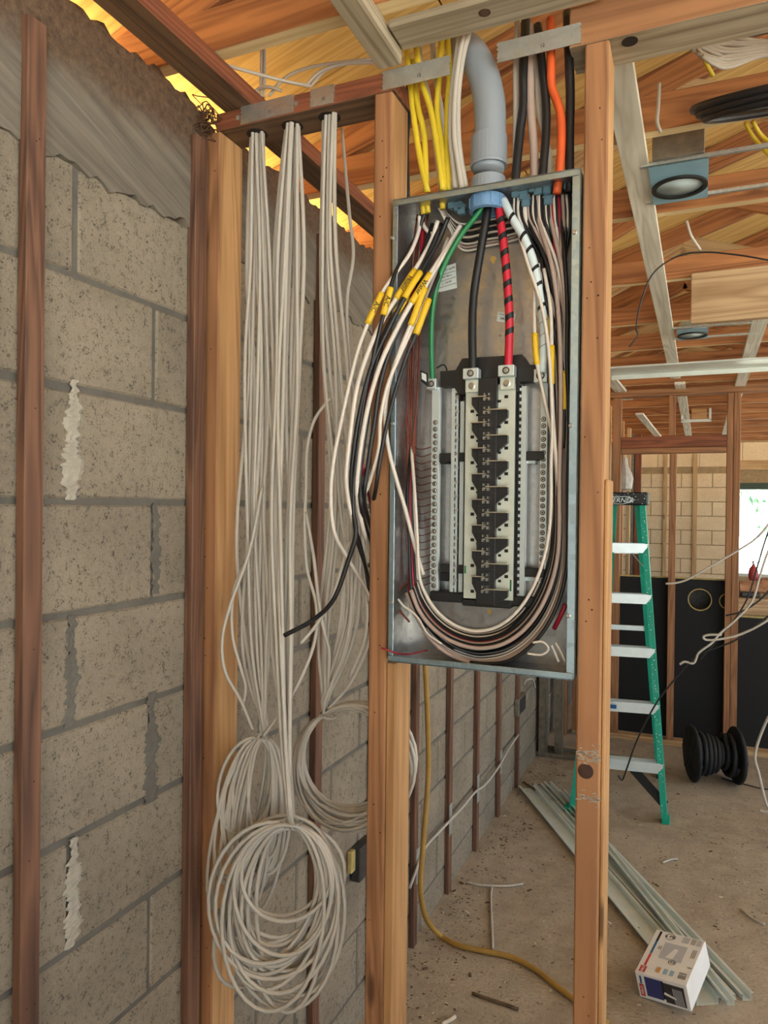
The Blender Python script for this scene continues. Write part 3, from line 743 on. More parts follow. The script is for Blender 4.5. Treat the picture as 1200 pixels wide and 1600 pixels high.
o, P = wire('feeder_cable', px3([(760, 312, 1.365), (745, 336, 1.362), (722, 365), (700, 402), (683, 445), (675, 495, 1.37), (674, 545, 1.38), (676, 598, 1.388)]), .0053, 'wire_g', 'green earth cable curving from the conduit to the left terminal bar', 'cable')
o, P = wire('feeder_cable', px3([(764, 312, 1.372), (758, 350, 1.366), (748, 410), (740, 465), (738, 520, 1.364), (739, 582, 1.362)]), .0082, 'blk', 'thick plain black feeder cable from the conduit to the bus', 'cable', n=10)
o, P = wire('feeder_cable', px3([(778, 312, 1.368), (784, 360, 1.362), (790, 410), (794, 460), (796, 510, 1.362), (794, 578, 1.362)]), .0080, 'redtape', 'thick red feeder cable banded with black tape', 'cable', n=10)
band_parts(o, P, [.04, .14, .235, .33, .42, .51, .605, .70, .785], .0080, 'blk', 'tape_band', .0115)
o, P = wire('feeder_cable', px3([(786, 312, 1.365), (800, 340, 1.358), (819, 372), (834, 412), (844, 465), (850, 515, 1.362), (848, 582, 1.366)]), .0080, 'whtape', 'thick white feeder cable banded with black tape', 'cable', n=10)
band_parts(o, P, [.13, .255, .34, .45, .54, .655], .0080, 'blk', 'tape_band', .007)
band_parts(o, P, [.735, .80, .86], .0080, 'dgrey', 'tape_edge', .0012)

# conduit
cpts = smooth_path(px3([(763, 268, 1.375), (765, 230), (766, 190), (764, 155), (755, 118, 1.385), (738, 85, 1.41), (716, 66, 1.47)]), 8)
cdt = thing('conduit_elbow', (cpts[0].x, 1.375, PZ1), 'fat grey plastic conduit elbow entering the panel top', 'conduit')
MB().tube(cpts, .0305, 24).build('pipe', M['pvc'], cdt, True)
cx = cpts[0].x
MB().lathe([(.0335, 0), (.0335, .028), (.032, .030)], (cx, 1.375, PZ1 + .002), (0, 0, 1), 28).build('adapter_neck', M['pvc'], cdt)
z1 = U(765, 246, Y=1.345).z
MB().lathe([(.031, 0), (.0355, 0), (.0362, .003), (.0355, .006), (.0348, .058), (.0315, .060)], (cx + .001, 1.375, z1 - .004), (0, 0, 1), 28).build('coupling', M['pvc'], cdt)
b = MB().lathe([(.030, 0), (.0345, 0), (.0345, -.026), (.0275, -.028), (.0265, -.004)], (cx, 1.370, PZ1 - .008), (0, 0, 1), 32)
for k in range(12):
    a = k * math.pi / 6; b.frame((cx + math.cos(a) * .0345, 1.370 + math.sin(a) * .0345, PZ1 - .021), Vector((math.cos(a), math.sin(a), 0)), Vector((-math.sin(a), math.cos(a), 0)), Vector((0, 0, 1)), .0015, .002, .010)
b.build('bushing_nut', M['bluepl'], cdt)

# cables dropping into the panel top
def flat_cable(L, w, mat, label, group=None, ry=None, cat='cable', name='sheathed_cable'):
    P = smooth_path(px3(L), 6); o = MB().tube(P, w, 8, ry=ry).build(name, M[mat], None, True, at=P[-1]); return tag(o, label, cat, group)
ZT = 300
YG = 'yellow cables entering the panel top'
for k, (L, lab) in enumerate((
    ([(634, 62, 1.40), (640, 120, 1.385), (645, 170), (655, 240, 1.375), (668, 300, 1.372)], 'yellow cable entering the panel top furthest left'),
    ([(645, 95, 1.40), (653, 165, 1.385), (662, 205), (665, 250, 1.38), (666, 300, 1.376)], 'wrinkled yellow cable second from the left at the panel top'),
    ([(650, 70, 1.39), (657, 122, 1.37), (673, 172), (684, 235, 1.37), (692, 297, 1.37)], 'yellow cable slanting right into the panel top'),
    ([(690, 58, 1.40), (686, 120, 1.38), (683, 175), (690, 225, 1.375), (694, 297, 1.375)], 'yellow cable hanging nearly straight left of the conduit'),
    ([(699, 55, 1.41), (702, 110, 1.385), (699, 170), (699, 235, 1.38), (701, 297, 1.38)], 'yellow cable nearest the conduit'))):
    flat_cable(L, .0062, 'yel', lab, YG)
for L, lab in (
    ([(652, 60, 1.43), (660, 110, 1.40), (672, 165), (679, 215), (690, 297, 1.39)], 'pale cable behind the slanting yellow ones'),
    ([(675, 55, 1.44), (679, 110, 1.42), (690, 180), (694, 240), (705, 297, 1.40)], 'white cable between the yellow cables'),
    ([(728, 46, 1.36), (718, 90, 1.35), (711, 150, 1.352), (710, 210), (716, 255, 1.36), (722, 294, 1.366)], 'white cable lying against the conduit, left of a twin'),
    ([(734, 46, 1.36), (723, 90, 1.352), (716, 150, 1.354), (716, 210), (721, 255, 1.362), (728, 292, 1.368)], 'white cable lying against the conduit, right of a twin'),
    ([(720, 50, 1.37), (713, 90, 1.36), (706, 150, 1.36), (704, 210), (708, 255, 1.37), (712, 294, 1.372)], 'white cable just left of the twin white ones')):
    flat_cable(L, .0058, 'wht', lab, 'white cables at the panel top')
flat_cable([(640, 128, 1.44), (638, 170, 1.44), (634, 230), (636, 310, 1.44)], .0075, 'blk', 'black cable dropping behind the left panel stud', None)
for L, w_, m, lab in (
    ([(808, 30, 1.43), (806, 110, 1.39), (806, 180), (805, 262, 1.38), (804, 285, 1.38)], .0055, 'wht', 'white cable just right of the conduit'),
    ([(822, 20, 1.42), (818, 100, 1.375), (818, 160), (812, 210), (806, 275, 1.37), (805, 296, 1.37)], .0088, 'blk', 'thick black cable just right of the conduit'),
    ([(826, 40, 1.42), (828, 110, 1.38), (829, 170), (834, 230), (835, 285, 1.375)], .0082, 'wire_p', 'beige flat cable between two black ones'),
    ([(838, 40, 1.43), (839, 110, 1.40), (843, 180), (858, 240), (858, 285, 1.39)], .0055, 'wht', 'pale cable partly behind the middle black cable'),
    ([(840, 40, 1.40), (847, 100, 1.375), (853, 160), (853, 210), (848, 270, 1.37), (846, 292, 1.37)], .0082, 'blk', 'thick black cable in the middle over the panel'),
    ([(860, 30, 1.40), (861, 95, 1.37), (862, 135), (871, 160), (877, 190), (876, 250, 1.365), (870, 302, 1.362)], .0080, 'org', 'orange cable entering the panel top'),
    ([(886, 20, 1.41), (889, 90, 1.375), (891, 150), (890, 210), (890, 300, 1.372)], .0085, 'blk', 'thick black cable nearest the right panel stud')):
    flat_cable(L, w_, m, lab, 'cables entering the panel top right of the conduit')
# sheath stubs and connectors under the top wall
for q in ((659, 316), (666, 314), (689, 308)):
    a, c = U(q[0], q[1] - 6, Y=1.372), U(q[0] + 3, q[1] + 18, Y=1.368)
    MB().tube([a, c], .0055, 8).build('sheath_stub', M['yel'], pan, True)
for i, q in enumerate(((706, 318), (716, 322), (722, 327), (818, 305), (822, 315), (833, 292), (841, 296), (855, 296), (857, 312), (888, 288), (806, 300))):
    v = U(*q, Y=1.375); MB().box(v.x - .008, v.x + .008, 1.368, 1.385, v.z - .011, v.z + .008, .002).box(v.x - .010, v.x + .010, 1.366, 1.387, v.z + .002, v.z + .005, .001).build('cable_connector', M['clear'], pan)

# curved wires in the back of the panel, under the conduit
GB = 'wires looped across the panel back under the conduit'
for i in range(9):
    m = ['wire_w', 'blk', 'wire_p', 'blk', 'wire_w', 'blk', 'wire_w', 'wire_p', 'wire_w'][i]; y = 336 + i * 5
    wire('loop_wire', px3([(690 - i, 318, 1.385), (700, 336 + i * 2, 1.40), (722, y + 14, 1.412), (762, y + 8, 1.412), (800, y, 1.412), (830, y - 10, 1.405), (868, y - 6, 1.405), (884, y - 14, 1.395)]),
         .0024, m, '%s wire down in the loop across the panel back' % ORD[i], group=GB)

# left bundle spilling over the panel's left edge, with yellow sleeves
def sleeve(o, P, q0, q1, s, flip=False, dark=False, r=.0066):
    """yellow printed sleeve on the stretch of P between two photo points; a part of the wire"""
    def near(q): return min(range(len(P)), key=lambda i: (Vector(proj(P[i])) - Vector(q)).length)
    a, c = sorted((near(q0), near(q1)))
    pts = P[a:c + 1] if c > a else P[a:a + 2]
    sv = MB().tube(pts, r, 9).build('wire_label', M['sleeve'], o, True)
    if s:
        ax = (pts[-1] - pts[0]).normalized(); m = (pts[0] + pts[-1]) / 2
        nrm = (CAM - m); nrm = (nrm - ax * nrm.dot(ax)).normalized(); ay = nrm.cross(ax)
        text(s, min(.0135, (pts[-1] - pts[0]).length / max(2.4, len(s) * .62)), M['ink'], pts[len(pts) // 2] + nrm * (r + .0006), ax, ay, sv, 'lettering', .0004)
def proj(P):
    d = P - CAM; z = d.dot(FW); return (600 + FPX * d.dot(RT) / z, 800 - FPX * d.dot(UP) / z)
A, B_, Cc = 1.372, 1.312, 1.285
LW = [
 (.0040, 'wire_w', 'white wire with the leftmost yellow sleeve, hanging outside the panel', [(655, 338, A), (655, 358, A), (641, 395, 1.345), (616, 430, B_), (597, 458, 1.30), (577, 500, Cc), (560, 545), (546, 600), (534, 655), (522, 715, 1.28), (517, 770), (522, 830), (543, 872, 1.33), (566, 910, 1.40), (582, 945, 1.46)], ((598, 456), (575, 505), 'A/C')),
 (.0040, 'blk', 'black wire with the A/C sleeve on the stud', [(664, 332, A), (652, 365, A), (636, 395, 1.345), (618, 425, B_), (609, 455, 1.30), (597, 500, 1.29), (583, 560), (570, 620), (560, 690), (552, 770, Cc), (556, 835, 1.30), (571, 885, 1.38), (582, 930, 1.46)], ((609, 452), (597, 496), 'A/C')),
 (.0046, 'wire_w', 'white wire with the upper heater sleeve', [(684, 345, A), (672, 380, A), (648, 422, 1.345), (622, 462, B_), (600, 497, 1.30), (577, 545, Cc), (558, 605), (547, 680), (541, 745), (547, 795), (557, 828, 1.30)], ((646, 424), (618, 466), 'Heater')),
 (.0048, 'blk', 'black wire ending loose to the left beside the cable bundles', [(700, 340, A), (684, 378, A), (660, 420, 1.345), (636, 458, B_), (604, 520, 1.30), (578, 580, 1.29), (561, 650), (551, 720), (549, 780), (556, 832, Cc), (544, 876), (522, 935), (490, 968), (444, 993, 1.27)], ((662, 426), (633, 464), '')),
 (.0048, 'blk', 'black wire with the lower heater sleeve', [(690, 350, 1.38), (668, 400, 1.36), (645, 445, 1.335), (628, 476, B_), (605, 512, 1.305), (586, 580, 1.295), (573, 660), (563, 740), (566, 800, 1.30), (580, 852, 1.44)], ((634, 462), (616, 490), 'Heater')),
 (.0048, 'wire_w', 'white wire with the water sleeve over the panel edge', [(720, 352, A), (700, 385, A), (672, 428, 1.345), (646, 468, 1.318), (621, 512, 1.305), (594, 570, 1.29), (574, 640), (561, 720), (558, 775), (568, 830, 1.33), (582, 868, 1.45)], ((670, 430), (643, 472), 'Water')),
 (.0042, 'wire_w', 'white wire that swings out and back into the panel, its end cut loose', [(716, 360, 1.385), (690, 405, 1.36), (664, 450, 1.335), (644, 502, 1.318), (626, 545, 1.31), (610, 592), (602, 640, 1.308), (606, 695), (618, 745, 1.318), (633, 795, 1.34), (650, 860, 1.36), (661, 898, 1.37)], ((662, 452), (641, 507), '')),
 (.0042, 'blk', 'black wire with the lowest yellow sleeve', [(712, 368, 1.39), (690, 420, 1.365), (670, 468, 1.335), (652, 516, 1.32), (634, 560, 1.313), (613, 628, 1.305), (597, 700, 1.30), (586, 770, 1.32), (580, 800, 1.44)], ((671, 466), (650, 520), '')),
 (.0040, 'wire_w', 'white wire beside the cut one, ending behind the panel stud', [(700, 372, 1.39), (676, 440, 1.36), (655, 490, 1.33), (634, 535, 1.315), (608, 595, 1.305), (595, 650, 1.30), (592, 700), (578, 752, 1.31), (564, 790, 1.33), (572, 830, 1.44)], None),
 (.0036, 'wire_r', 'dark red wire among the bundle left of the panel', [(660, 360, 1.385), (655, 420, 1.36), (630, 500, 1.32), (590, 570, 1.30), (570, 640, 1.30), (563, 690), (570, 745, 1.31), (581, 795, 1.44)], None),
 (.0046, 'blk', 'black wire crossing the stud face inside the bundle', [(682, 372, 1.39), (662, 425, 1.36), (636, 490, 1.325), (612, 540, 1.305), (594, 600, 1.298), (585, 660), (576, 720, 1.30), (569, 780, 1.31), (581, 830, 1.44)], None),
 (.0042, 'blk', 'innermost black wire dropping behind the panel stud', [(676, 350, 1.39), (655, 410, 1.36), (628, 470, 1.322), (596, 530, 1.30), (572, 600, 1.292), (556, 690), (549, 770), (553, 815, 1.30), (570, 880, 1.40), (579, 940, 1.46)], None),
]
for r, m, lab, L, sl in LW:
    o, P = wire('branch_wire', px3(L), r, m, lab, group='wires spilling over the left edge of the panel')
    if sl: sleeve(o, P, *sl)
# short stub inside top left
wire('branch_wire', px3([(658, 344, 1.39), (664, 356, 1.385), (672, 364), (681, 367, 1.38)]), .0042, 'wire_w', 'short white wire stub inside the top left corner of the panel')
wire('branch_wire', px3([(657, 352, 1.395), (660, 380), (663, 420), (666, 450, 1.40)]), .0042, 'wire_r', 'dark red wire inside the top left of the panel')
# bare copper earth wires
GC = 'bare copper wires to the left terminal bar'
for i in range(20):
    yb = 700 + i * 11.2; xo = random.uniform(-12, 8)
    wire('copper_wire', px3([(662 + xo, 335, 1.40), (652 + xo, 420, 1.40), (648 + xo, 560, 1.393 + .018 * random.random()), (645 + xo * .8, 640), (641 + xo * .6, yb - 45), (643 + xo * .3, yb - 12), (655, yb + 2, 1.395), (674, yb - 2, 1.388)]), .0010, 'cop',
         'thin bare copper wire, %s from the top, to the left terminal bar' % ORDX0[i], group=GC, n=5, seg=6)
# right-hand wires that run down the right side, round the bottom and up the left
random.seed(31)
GR = 'wires curving round the right side and bottom of the panel'
NW = 27; orders = list(range(NW)); tops = [804 + 85 * i / (NW - 1) for i in range(NW)]
names = {'wire_w': 'white', 'blk': 'black', 'wire_p': 'pinkish grey', 'wire_r': 'dark red'}
mats = ['wire_w', 'blk', 'wire_w', 'blk', 'blk', 'wire_w', 'blk', 'wire_p', 'blk', 'wire_w', 'blk', 'wire_p', 'wire_w', 'blk', 'blk', 'wire_w', 'blk', 'wire_p', 'wire_r', 'wire_w', 'blk', 'wire_r', 'blk', 'wire_p', 'blk', 'wire_w', 'blk']
TENS = ['twentieth', 'twenty-first', 'twenty-second', 'twenty-third', 'twenty-fourth', 'twenty-fifth', 'twenty-sixth', 'twenty-seventh']
ORDX = ORD + ['nineteenth'] + TENS
for i, tx in enumerate(tops):
    k = ((i * 11) % NW) / (NW - 1); d = 1.348 + .058 * ((i * 5) % NW) / NW
    fa, fb = (.35, .75) if i in (0, 1, 2) else (.62, .93)
    rx = 861 + 26 * k; by = 986 + 54 * k; xl = 652 - 28 * k; xc = 748 + 10 * k; yc = 800 + 70 * k + random.uniform(-15, 15)
    L = [(tx, 305, 1.378), (tx + 2, 345, 1.375), (tx + (rx - tx) * fa, 410, d), (tx + (rx - tx) * fb, 480), (rx + random.uniform(-3, 2), 560), (rx + 2, 660), (rx, (yc + 660) / 2)]
    for a_ in range(0, 91, 15): t_ = math.radians(a_); L.append((xc + (rx - xc) * math.cos(t_), yc + (by - yc) * math.sin(t_)))
    if i % 5 in (0, 1, 3):
        yl = 870 + 40 * k
        for a_ in range(105, 166, 15): t_ = math.radians(a_); L.append((xc + (xc - xl) * math.cos(t_), yl + (by - yl) * math.sin(t_)))
        if i % 3 == 0: L += [(xl, 840), (xl - 4 * (1 - k), 770), (632, 700, 1.40)]
    else:
        for a_ in range(100, 104 + (i * 17) % 62, 12): t_ = math.radians(a_); L.append((xc + (xc - xl) * math.cos(t_), 870 + (by - 870) * math.sin(t_)))
    P = px3(L)
    for q in P: q.x = min(max(q.x, PX0 + .016), PX1 - .010); q.z = max(q.z, PZ0 + .0085)
    wire('branch_wire', P, [.0034, .0038, .0042][i % 3], mats[i], '%s wire entering the panel top, %s to the right of the conduit' % (names[mats[i]], ORDX[i]), group=GR, seg=6)
# marked wires on the right
for L, m, lab, sl in (
    ([(842, 412, 1.365), (836, 455, 1.36), (835, 495), (838, 560, 1.36), (852, 630), (866, 700), (872, 780)], 'wire_w', 'white wire with a yellow sleeve in front of the white feeder', ((835, 520), (841, 566), '')),
    ([(850, 420, 1.36), (860, 480, 1.352), (862, 540), (862, 600), (866, 680), (873, 760)], 'wire_w', 'white wire with the longest yellow sleeve at the right terminal bar', ((863, 541), (863, 598), '')),
    ([(846, 400, 1.37), (852, 450, 1.366), (857, 500), (858, 560), (868, 640)], 'blk', 'black wire with a yellow sleeve tucked behind the white ones', ((856, 494), (858, 560), '')),
    ([(866, 520, 1.365), (880, 580, 1.36), (882, 620), (880, 700)], 'blk', 'black wire with a yellow sleeve against the right flange', ((879, 578), (882, 636), ''))):
    o, P = wire('branch_wire', px3(L), .0036, m, lab); sleeve(o, P, *sl, r=.0056)
wire('branch_wire', px3([(884, 944, 1.36), (876, 962), (866, 982, 1.37)]), .0045, 'wire_r', 'stub of dark red wire in the lower right of the panel')
wire('branch_wire', px3([(595, 1012, 1.315), (606, 1016, 1.318), (622, 1021, 1.335), (640, 1022, 1.36), (668, 1016, 1.38)]), .0018, 'wire_r', 'thin red wire poking out over the bottom left corner of the panel')
for L, lab in (([(832, 1004, 1.345), (848, 1003), (857, 1014), (846, 1023), (824, 1021)], 'thin white wire bent in a loop at the panel bottom'), ([(862, 1008, 1.345), (868, 1022), (873, 1034)], 'thin pale wire end at the lower right corner'), ([(868, 1004, 1.345), (876, 1018), (883, 1034)], 'thin pale wire end hard in the lower right corner'),
               ([(622, 936, 1.35), (632, 948), (644, 956), (655, 968), (668, 990), (690, 1006)], 'white wire with a short cut end in the lower left of the panel'), ([(646, 908, 1.375), (632, 914), (621, 928), (622, 950), (640, 972)], 'thin brown wire bent at the lower left of the panel')):
    wire('branch_wire', px3(L), .0022, 'wire_w' if 'brown' not in lab else 'cop', lab)

# ================================================================ HANGING CABLES AND THEIR COILS
random.seed(77)
def ell_loop(c, a, b_, lean, tie_t, n, jit, Yf, seg=30):
    out = []
    prm = [(a * random.uniform(*jit), b_ * random.uniform(*jit), lean + random.gauss(0, .06), random.gauss(0, 3)) for _ in range(n + 1)]
    for j in range(n):
        for k in range(seg):
            u = k / seg; p0, p1 = prm[j], prm[j + 1]
            aa, bb, ll, dx = (p0[i] + (p1[i] - p0[i]) * u for i in range(4))
            t = tie_t + 2 * math.pi * u
            x = aa * math.sin(t); y = -bb * math.cos(t)
            # hang from the tie: shift so that the tie point stays put
            tx = aa * math.sin(tie_t); ty = -bb * math.cos(tie_t)
            x, y = x - tx, y - ty
            X = c[0] + x * math.cos(ll) - y * math.sin(ll) + dx * math.sin(math.pi * u); Y = c[1] + x * math.sin(ll) + y * math.cos(ll)
            out.append((X, Y, Yf(X, Y, j)))
    return out
def hanging(hole, n, mids, tie, coil, label, group, rad=.0040):
    for i in range(n):
        j = (i - (n - 1) / 2) / max(1, (n - 1) / 2); q = random.uniform(-1, 1)
        L = [(hole[0] + 6 + j * 5, hole[1] - 34, 1.385 + .012 * q), (hole[0] + j * 9, hole[1], 1.383 + .014 * q)]
        for (mx, my, sp, Y) in mids: L.append((mx + j * sp + random.gauss(0, sp * .25), my + random.uniform(-25, 25), Y + .016 * q))
        L.append((tie[0] + random.gauss(0, 3), tie[1] - 16, tie[2] + .01 * q)); head = px3(L)
        lp = px3(coil(i, q))
        P = smooth_path(head, 7) + smooth_path(lp, 1)
        o = MB().tube(P, rad, 7).build('sheathed_cable', M['wht'], None, True, at=head[1])
        tag(o, label % ORD[i], 'cable', group)
# front big coil
def coilA(i, q):
    yo = random.uniform(-.02, .03)
    return ell_loop((455 + random.gauss(0, 3), 1288 + random.gauss(0, 4)), 92, 132, .16 + random.gauss(0, .10), 0, random.choice([2, 2, 3]), (.52, 1.14), lambda x, y, j: 1.262 + (x - 305) * .00035 + yo + j * .004)
def coilB(i, q):
    yo = random.uniform(-.012, .03)
    return ell_loop((506, 1116), 86, 90, 0 + random.gauss(0, .02), -.55, 2, (.84, 1.14), lambda x, y, j: 1.462 + yo + .006 * j)
def coilC(i, q):
    yo = random.uniform(-.008, .03)
    return ell_loop((412 + random.gauss(0, 4), 1153), 40, 130, .12 + random.gauss(0, .05), 0, 2, (.55, 1.15), lambda x, y, j: max(1.328, 1.338 + (x - 350) * .0006 + yo * max(0, min(1, (x - 360) / 40))))
hanging((402, 206), 11, [(403, 400, 16, 1.385), (408, 600, 22, 1.38), (404, 820, 26, 1.375), (402, 1000, 22, 1.37)], (412, 1153, 1.365), coilC, 'white cable of the leftmost hanging bundle, %s from left in its hole', 'white cables of the leftmost hanging bundle')
hanging((457, 196), 12, [(452, 400, 18, 1.385), (447, 600, 24, 1.375), (442, 820, 24, 1.36), (441, 1000, 14, 1.345), (447, 1150, 7, 1.32)], (455, 1288, 1.30), coilA, 'white cable of the middle hanging bundle, %s from left in its hole', 'white cables of the middle hanging bundle', .0045)
hanging((515, 180), 11, [(512, 380, 12, 1.39), (522, 560, 18, 1.40), (536, 760, 22, 1.42), (536, 960, 24, 1.44)], (508, 1112, 1.46), coilB, 'white cable of the hanging bundle nearest the panel, %s from left in its hole', 'white cables of the hanging bundle nearest the panel')
# strays
GS = 'stray white cables beside the hanging bundles'
for L, lab in (
    ([(410, 760, 1.37), (390, 860, 1.35), (360, 945, 1.33), (347, 1000), (352, 1050), (376, 1094, 1.35), (395, 1140, 1.36)], 'white cable bowing furthest left over the end stud'),
    ([(414, 740, 1.38), (395, 850, 1.37), (366, 920, 1.35), (363, 990), (375, 1040), (384, 1075, 1.36), (378, 1110)], 'white cable bowing left just inside the outermost one'),
    ([(516, 622, 1.395), (492, 655), (480, 700, 1.39), (478, 760), (476, 830), (480, 890), (494, 945, 1.39), (492, 1000), (470, 1060, 1.36), (440, 1110), (412, 1150, 1.35)], 'white cable looping away from the right bundle across to the left coil'),
    ([(478, 800, 1.39), (490, 870), (498, 940), (506, 985), (514, 1020, 1.42), (512, 1080, 1.45)], 'white cable crossing from the middle to the right bundle'),
    ([(534, 200, 1.50), (540, 270, 1.48), (546, 335, 1.44), (552, 400, 1.42), (542, 470), (545, 560, 1.43), (560, 700), (566, 850, 1.45), (572, 980), (545, 1060, 1.46)], 'white cable hanging alone nearest the panel stud'),
    ([(545, 845, 1.36), (520, 930), (495, 975), (470, 1005, 1.34)], 'white cable end sticking out left under the black one'),
    ([(580, 985, 1.47), (570, 1020), (545, 1070), (512, 1110, 1.46)], 'white cable sweeping behind the panel stud into the ring coil')):
    wire('sheathed_cable', px3(L), .0038, 'wht', lab, 'cable', GS)
# cable ties on the coils
for (x, y, Y, rr, lab) in ((455, 1284, 1.30, .016, 'pale cable tie on the big front coil'), (411, 1152, 1.36, .016, 'pale cable tie on the leftmost coil'), (512, 1118, 1.465, .018, 'pale cable tie on the ring coil')):
    v = U(x, y, Y=Y); t = thing('cable_tie', v, lab, 'cable tie')
    MB().lathe([(rr, -.002), (rr + .0012, -.002), (rr + .0012, .002), (rr, .002)], v, (0.2, 0, 1), 16, True).build('strap', M['wht'], t)
    MB().tube([v + Vector((rr, -.005, 0)), v + Vector((rr + .02, -.015, .012))], .0012, 5).build('tail', M['wht'], t)
# loose cables over the plate
GT = 'loose cables lying over the left top plate'
for L, lab in (([(310, 80, 1.22), (350, 100, 1.26), (400, 115, 1.30), (450, 128, 1.36), (484, 134, 1.40)], 'pale cable slanting down across the opening to the top plate'),
               ([(396, 152, 1.37), (402, 140, 1.38), (420, 136), (440, 142, 1.40)], 'pale cable looping just over the leftmost bundle'),
               ([(420, 150, 1.40), (448, 120, 1.42), (490, 104, 1.46), (560, 94, 1.52)], 'pale cable arching up from the top plate'),
               ([(476, 136, 1.42), (500, 112, 1.44), (540, 100, 1.48), (600, 98, 1.52)], 'pale cable arching behind the guard plate'),
               ([(484, 136, 1.43), (512, 108, 1.46), (556, 96, 1.50), (612, 90, 1.56)], 'upper pale cable arching behind the guard plate'),
               ([(406, 152, 1.39), (408, 120, 1.385), (408, 78, 1.38)], 'cable rising straight up from the leftmost bundle'),
               ([(412, 152, 1.39), (413, 120, 1.388), (413, 78, 1.385)], 'twin cable rising straight up from the leftmost bundle')):
    wire('sheathed_cable', px3(L), .0036, 'wht', lab, 'cable', GT)

# ================================================================ CEILING FURRING, LIGHTS
def ceilstrip(p, q, wd, lab, zt=2.660, th=.019):
    t = thing('ceiling_strip', ((p[0] + q[0]) / 2, (p[1] + q[1]) / 2, zt - th), lab, 'furring strip', 'whitish furring strips under the trusses')
    beamobj('strip_board', (p[0], p[1], zt - th / 2), (q[0], q[1], zt - th / 2), wd, th, 'white', t, bev=.001)
ceilstrip((.868, 1.44), (.884, 5.3), .064, 'whitish furring strip overhead passing left of the blue light can')
ceilstrip((.905, 5.55), (.93, 10.9), .07, 'whitish furring strip overhead beyond the steel channel')
ceilstrip((1.29, 3.7), (1.33, 10.9), .07, 'whitish furring strip overhead at the right edge')
ceilstrip((.46, 5.0), (.50, 6.2), .08, 'short whitish furring strip overhead above the far door post')
ceilstrip((.52, 7.2), (.62, 10.9), .07, 'whitish furring strip overhead in the far room')
ch = thing('steel_channel', (1.2, 4.85, 2.6), 'pale steel channel crossing under the ceiling strips', 'steel channel')
MB().box(.50, 2.4, 4.72, 4.98, 2.628, 2.630).box(.50, 2.4, 4.72, 4.722, 2.628, 2.640).box(.50, 2.4, 4.978, 4.98, 2.600, 2.630).build('channel_web', M['track'], ch)
# light cans
def lightcan(x0, x1, y0, y1, lab, jb, rx):
    z = 2.634; t = thing('light_can', ((x0 + x1) / 2, (y0 + y1) / 2, z), lab, 'light fitting')
    cx, cy, r = (x0 + x1) / 2, (y0 + y1) / 2 + .02, min(x1 - x0, y1 - y0) * .46
    # plate with a round opening
    b = MB(); n = 32; vs = []; fs = []
    for k in range(n):
        a = 2 * math.pi * k / n; ca, sa = math.cos(a), math.sin(a); q = max(abs(ca), abs(sa))
        vs += [(cx + r * ca, cy + r * sa, z), (cx + (x1 - x0) / 2 * ca / q, (y0 + y1) / 2 + (y1 - y0) / 2 * sa / q, z)]
    for k in range(n): fs.append((2 * k, 2 * k + 1, (2 * k + 3) % (2 * n), (2 * k + 2) % (2 * n)))
    b.add(vs, fs).build('mounting_plate', M['bluebox'], t)
    MB().lathe([(r, 0), (r * .99, .06), (r * .5, .07), (.02, .072)], (cx, cy, z), (0, 0, 1), 32).build('can', plain('white_can_lining', C(206, 232, 244), .35, 0, .03), t, True)
    MB().lathe([(r * .90, -.006), (r * 1.08, -.006), (r * 1.08, .004), (r * .90, .004)], (cx, cy, z), (0, 0, 1), 32, True).build('rim', M['blkpl'], t)
    MB().lathe([(.008, .0), (.03, .006), (.044, .018), (.05, .036)], (cx + .012, cy + .012, z + .012), (0, 0, 1), 20).build('lamp_reflector', plain('pale_lamp', C(236, 246, 250), .3, 0, .02), t, True)
    for y in (y0 + .004, y1 - .004): MB().box(x0 - .02, rx, y - .006, y + .006, z + .004, z + .014, .001).build('hanger_bar', M['galv'], t)
    if jb: MB().box(x0 + .01, x1 - .01, y0 - .02, y0 - .005, z + .01, z + .14, .002).build('junction_box', M['boxgrey'], t)
    return t
lightcan(.902, 1.046, 2.00, 2.25, 'blue recessed light can with open round mouth overhead, right of the panel', True, 1.75)
lightcan(.925, 1.068, 3.84, 4.09, 'small blue recessed light can further back, beside a bar hanger', False, 1.30)
wbx = thing('fan_box', (1.0, 7.4, 2.6), 'orange wooden box in a steel bracket high in the far room', 'ceiling box')
board('wood_block', .97, 1.10, 7.355, 7.42, 2.60, 2.70, 'gold', 'x', wbx)
MB().box(.88, 1.14, 7.36, 7.375, 2.575, 2.60).box(.88, .90, 7.36, 7.375, 2.59, 2.70).box(1.12, 1.14, 7.36, 7.375, 2.59, 2.70).build('bracket', M['track'], wbx)
a, c = U(1080, 428, Y=3.05), U(1200, 500, Y=3.05)
board('wide_board', a.x, 2.4, 3.04, 3.078, U(1080, 506, Y=3.05).z, U(1080, 428, Y=3.05).z, 'beige', 'x', None, 'wide knotty beige board standing on edge between the two light cans', 'board')
# black flexible coil lying on the trusses
cc = Vector((1.25, 1.715, 2.605)); tb = thing('black_coil', cc, 'coil of black flexible tube lying nearly flat overhead at the right edge', 'coil')
for k in range(3):
    rr_ = .215 + .012 * k; pts = [cc + Vector((rr_ * math.cos(a_ * math.pi / 24), rr_ * .62 * math.sin(a_ * math.pi / 24) * .92, rr_ * .62 * math.sin(a_ * math.pi / 24) * .36 + .012 * (k - 1))) for a_ in range(49)]
    MB().tube(pts, .0085, 8).build('tube_turn', M['blk'], tb, True)
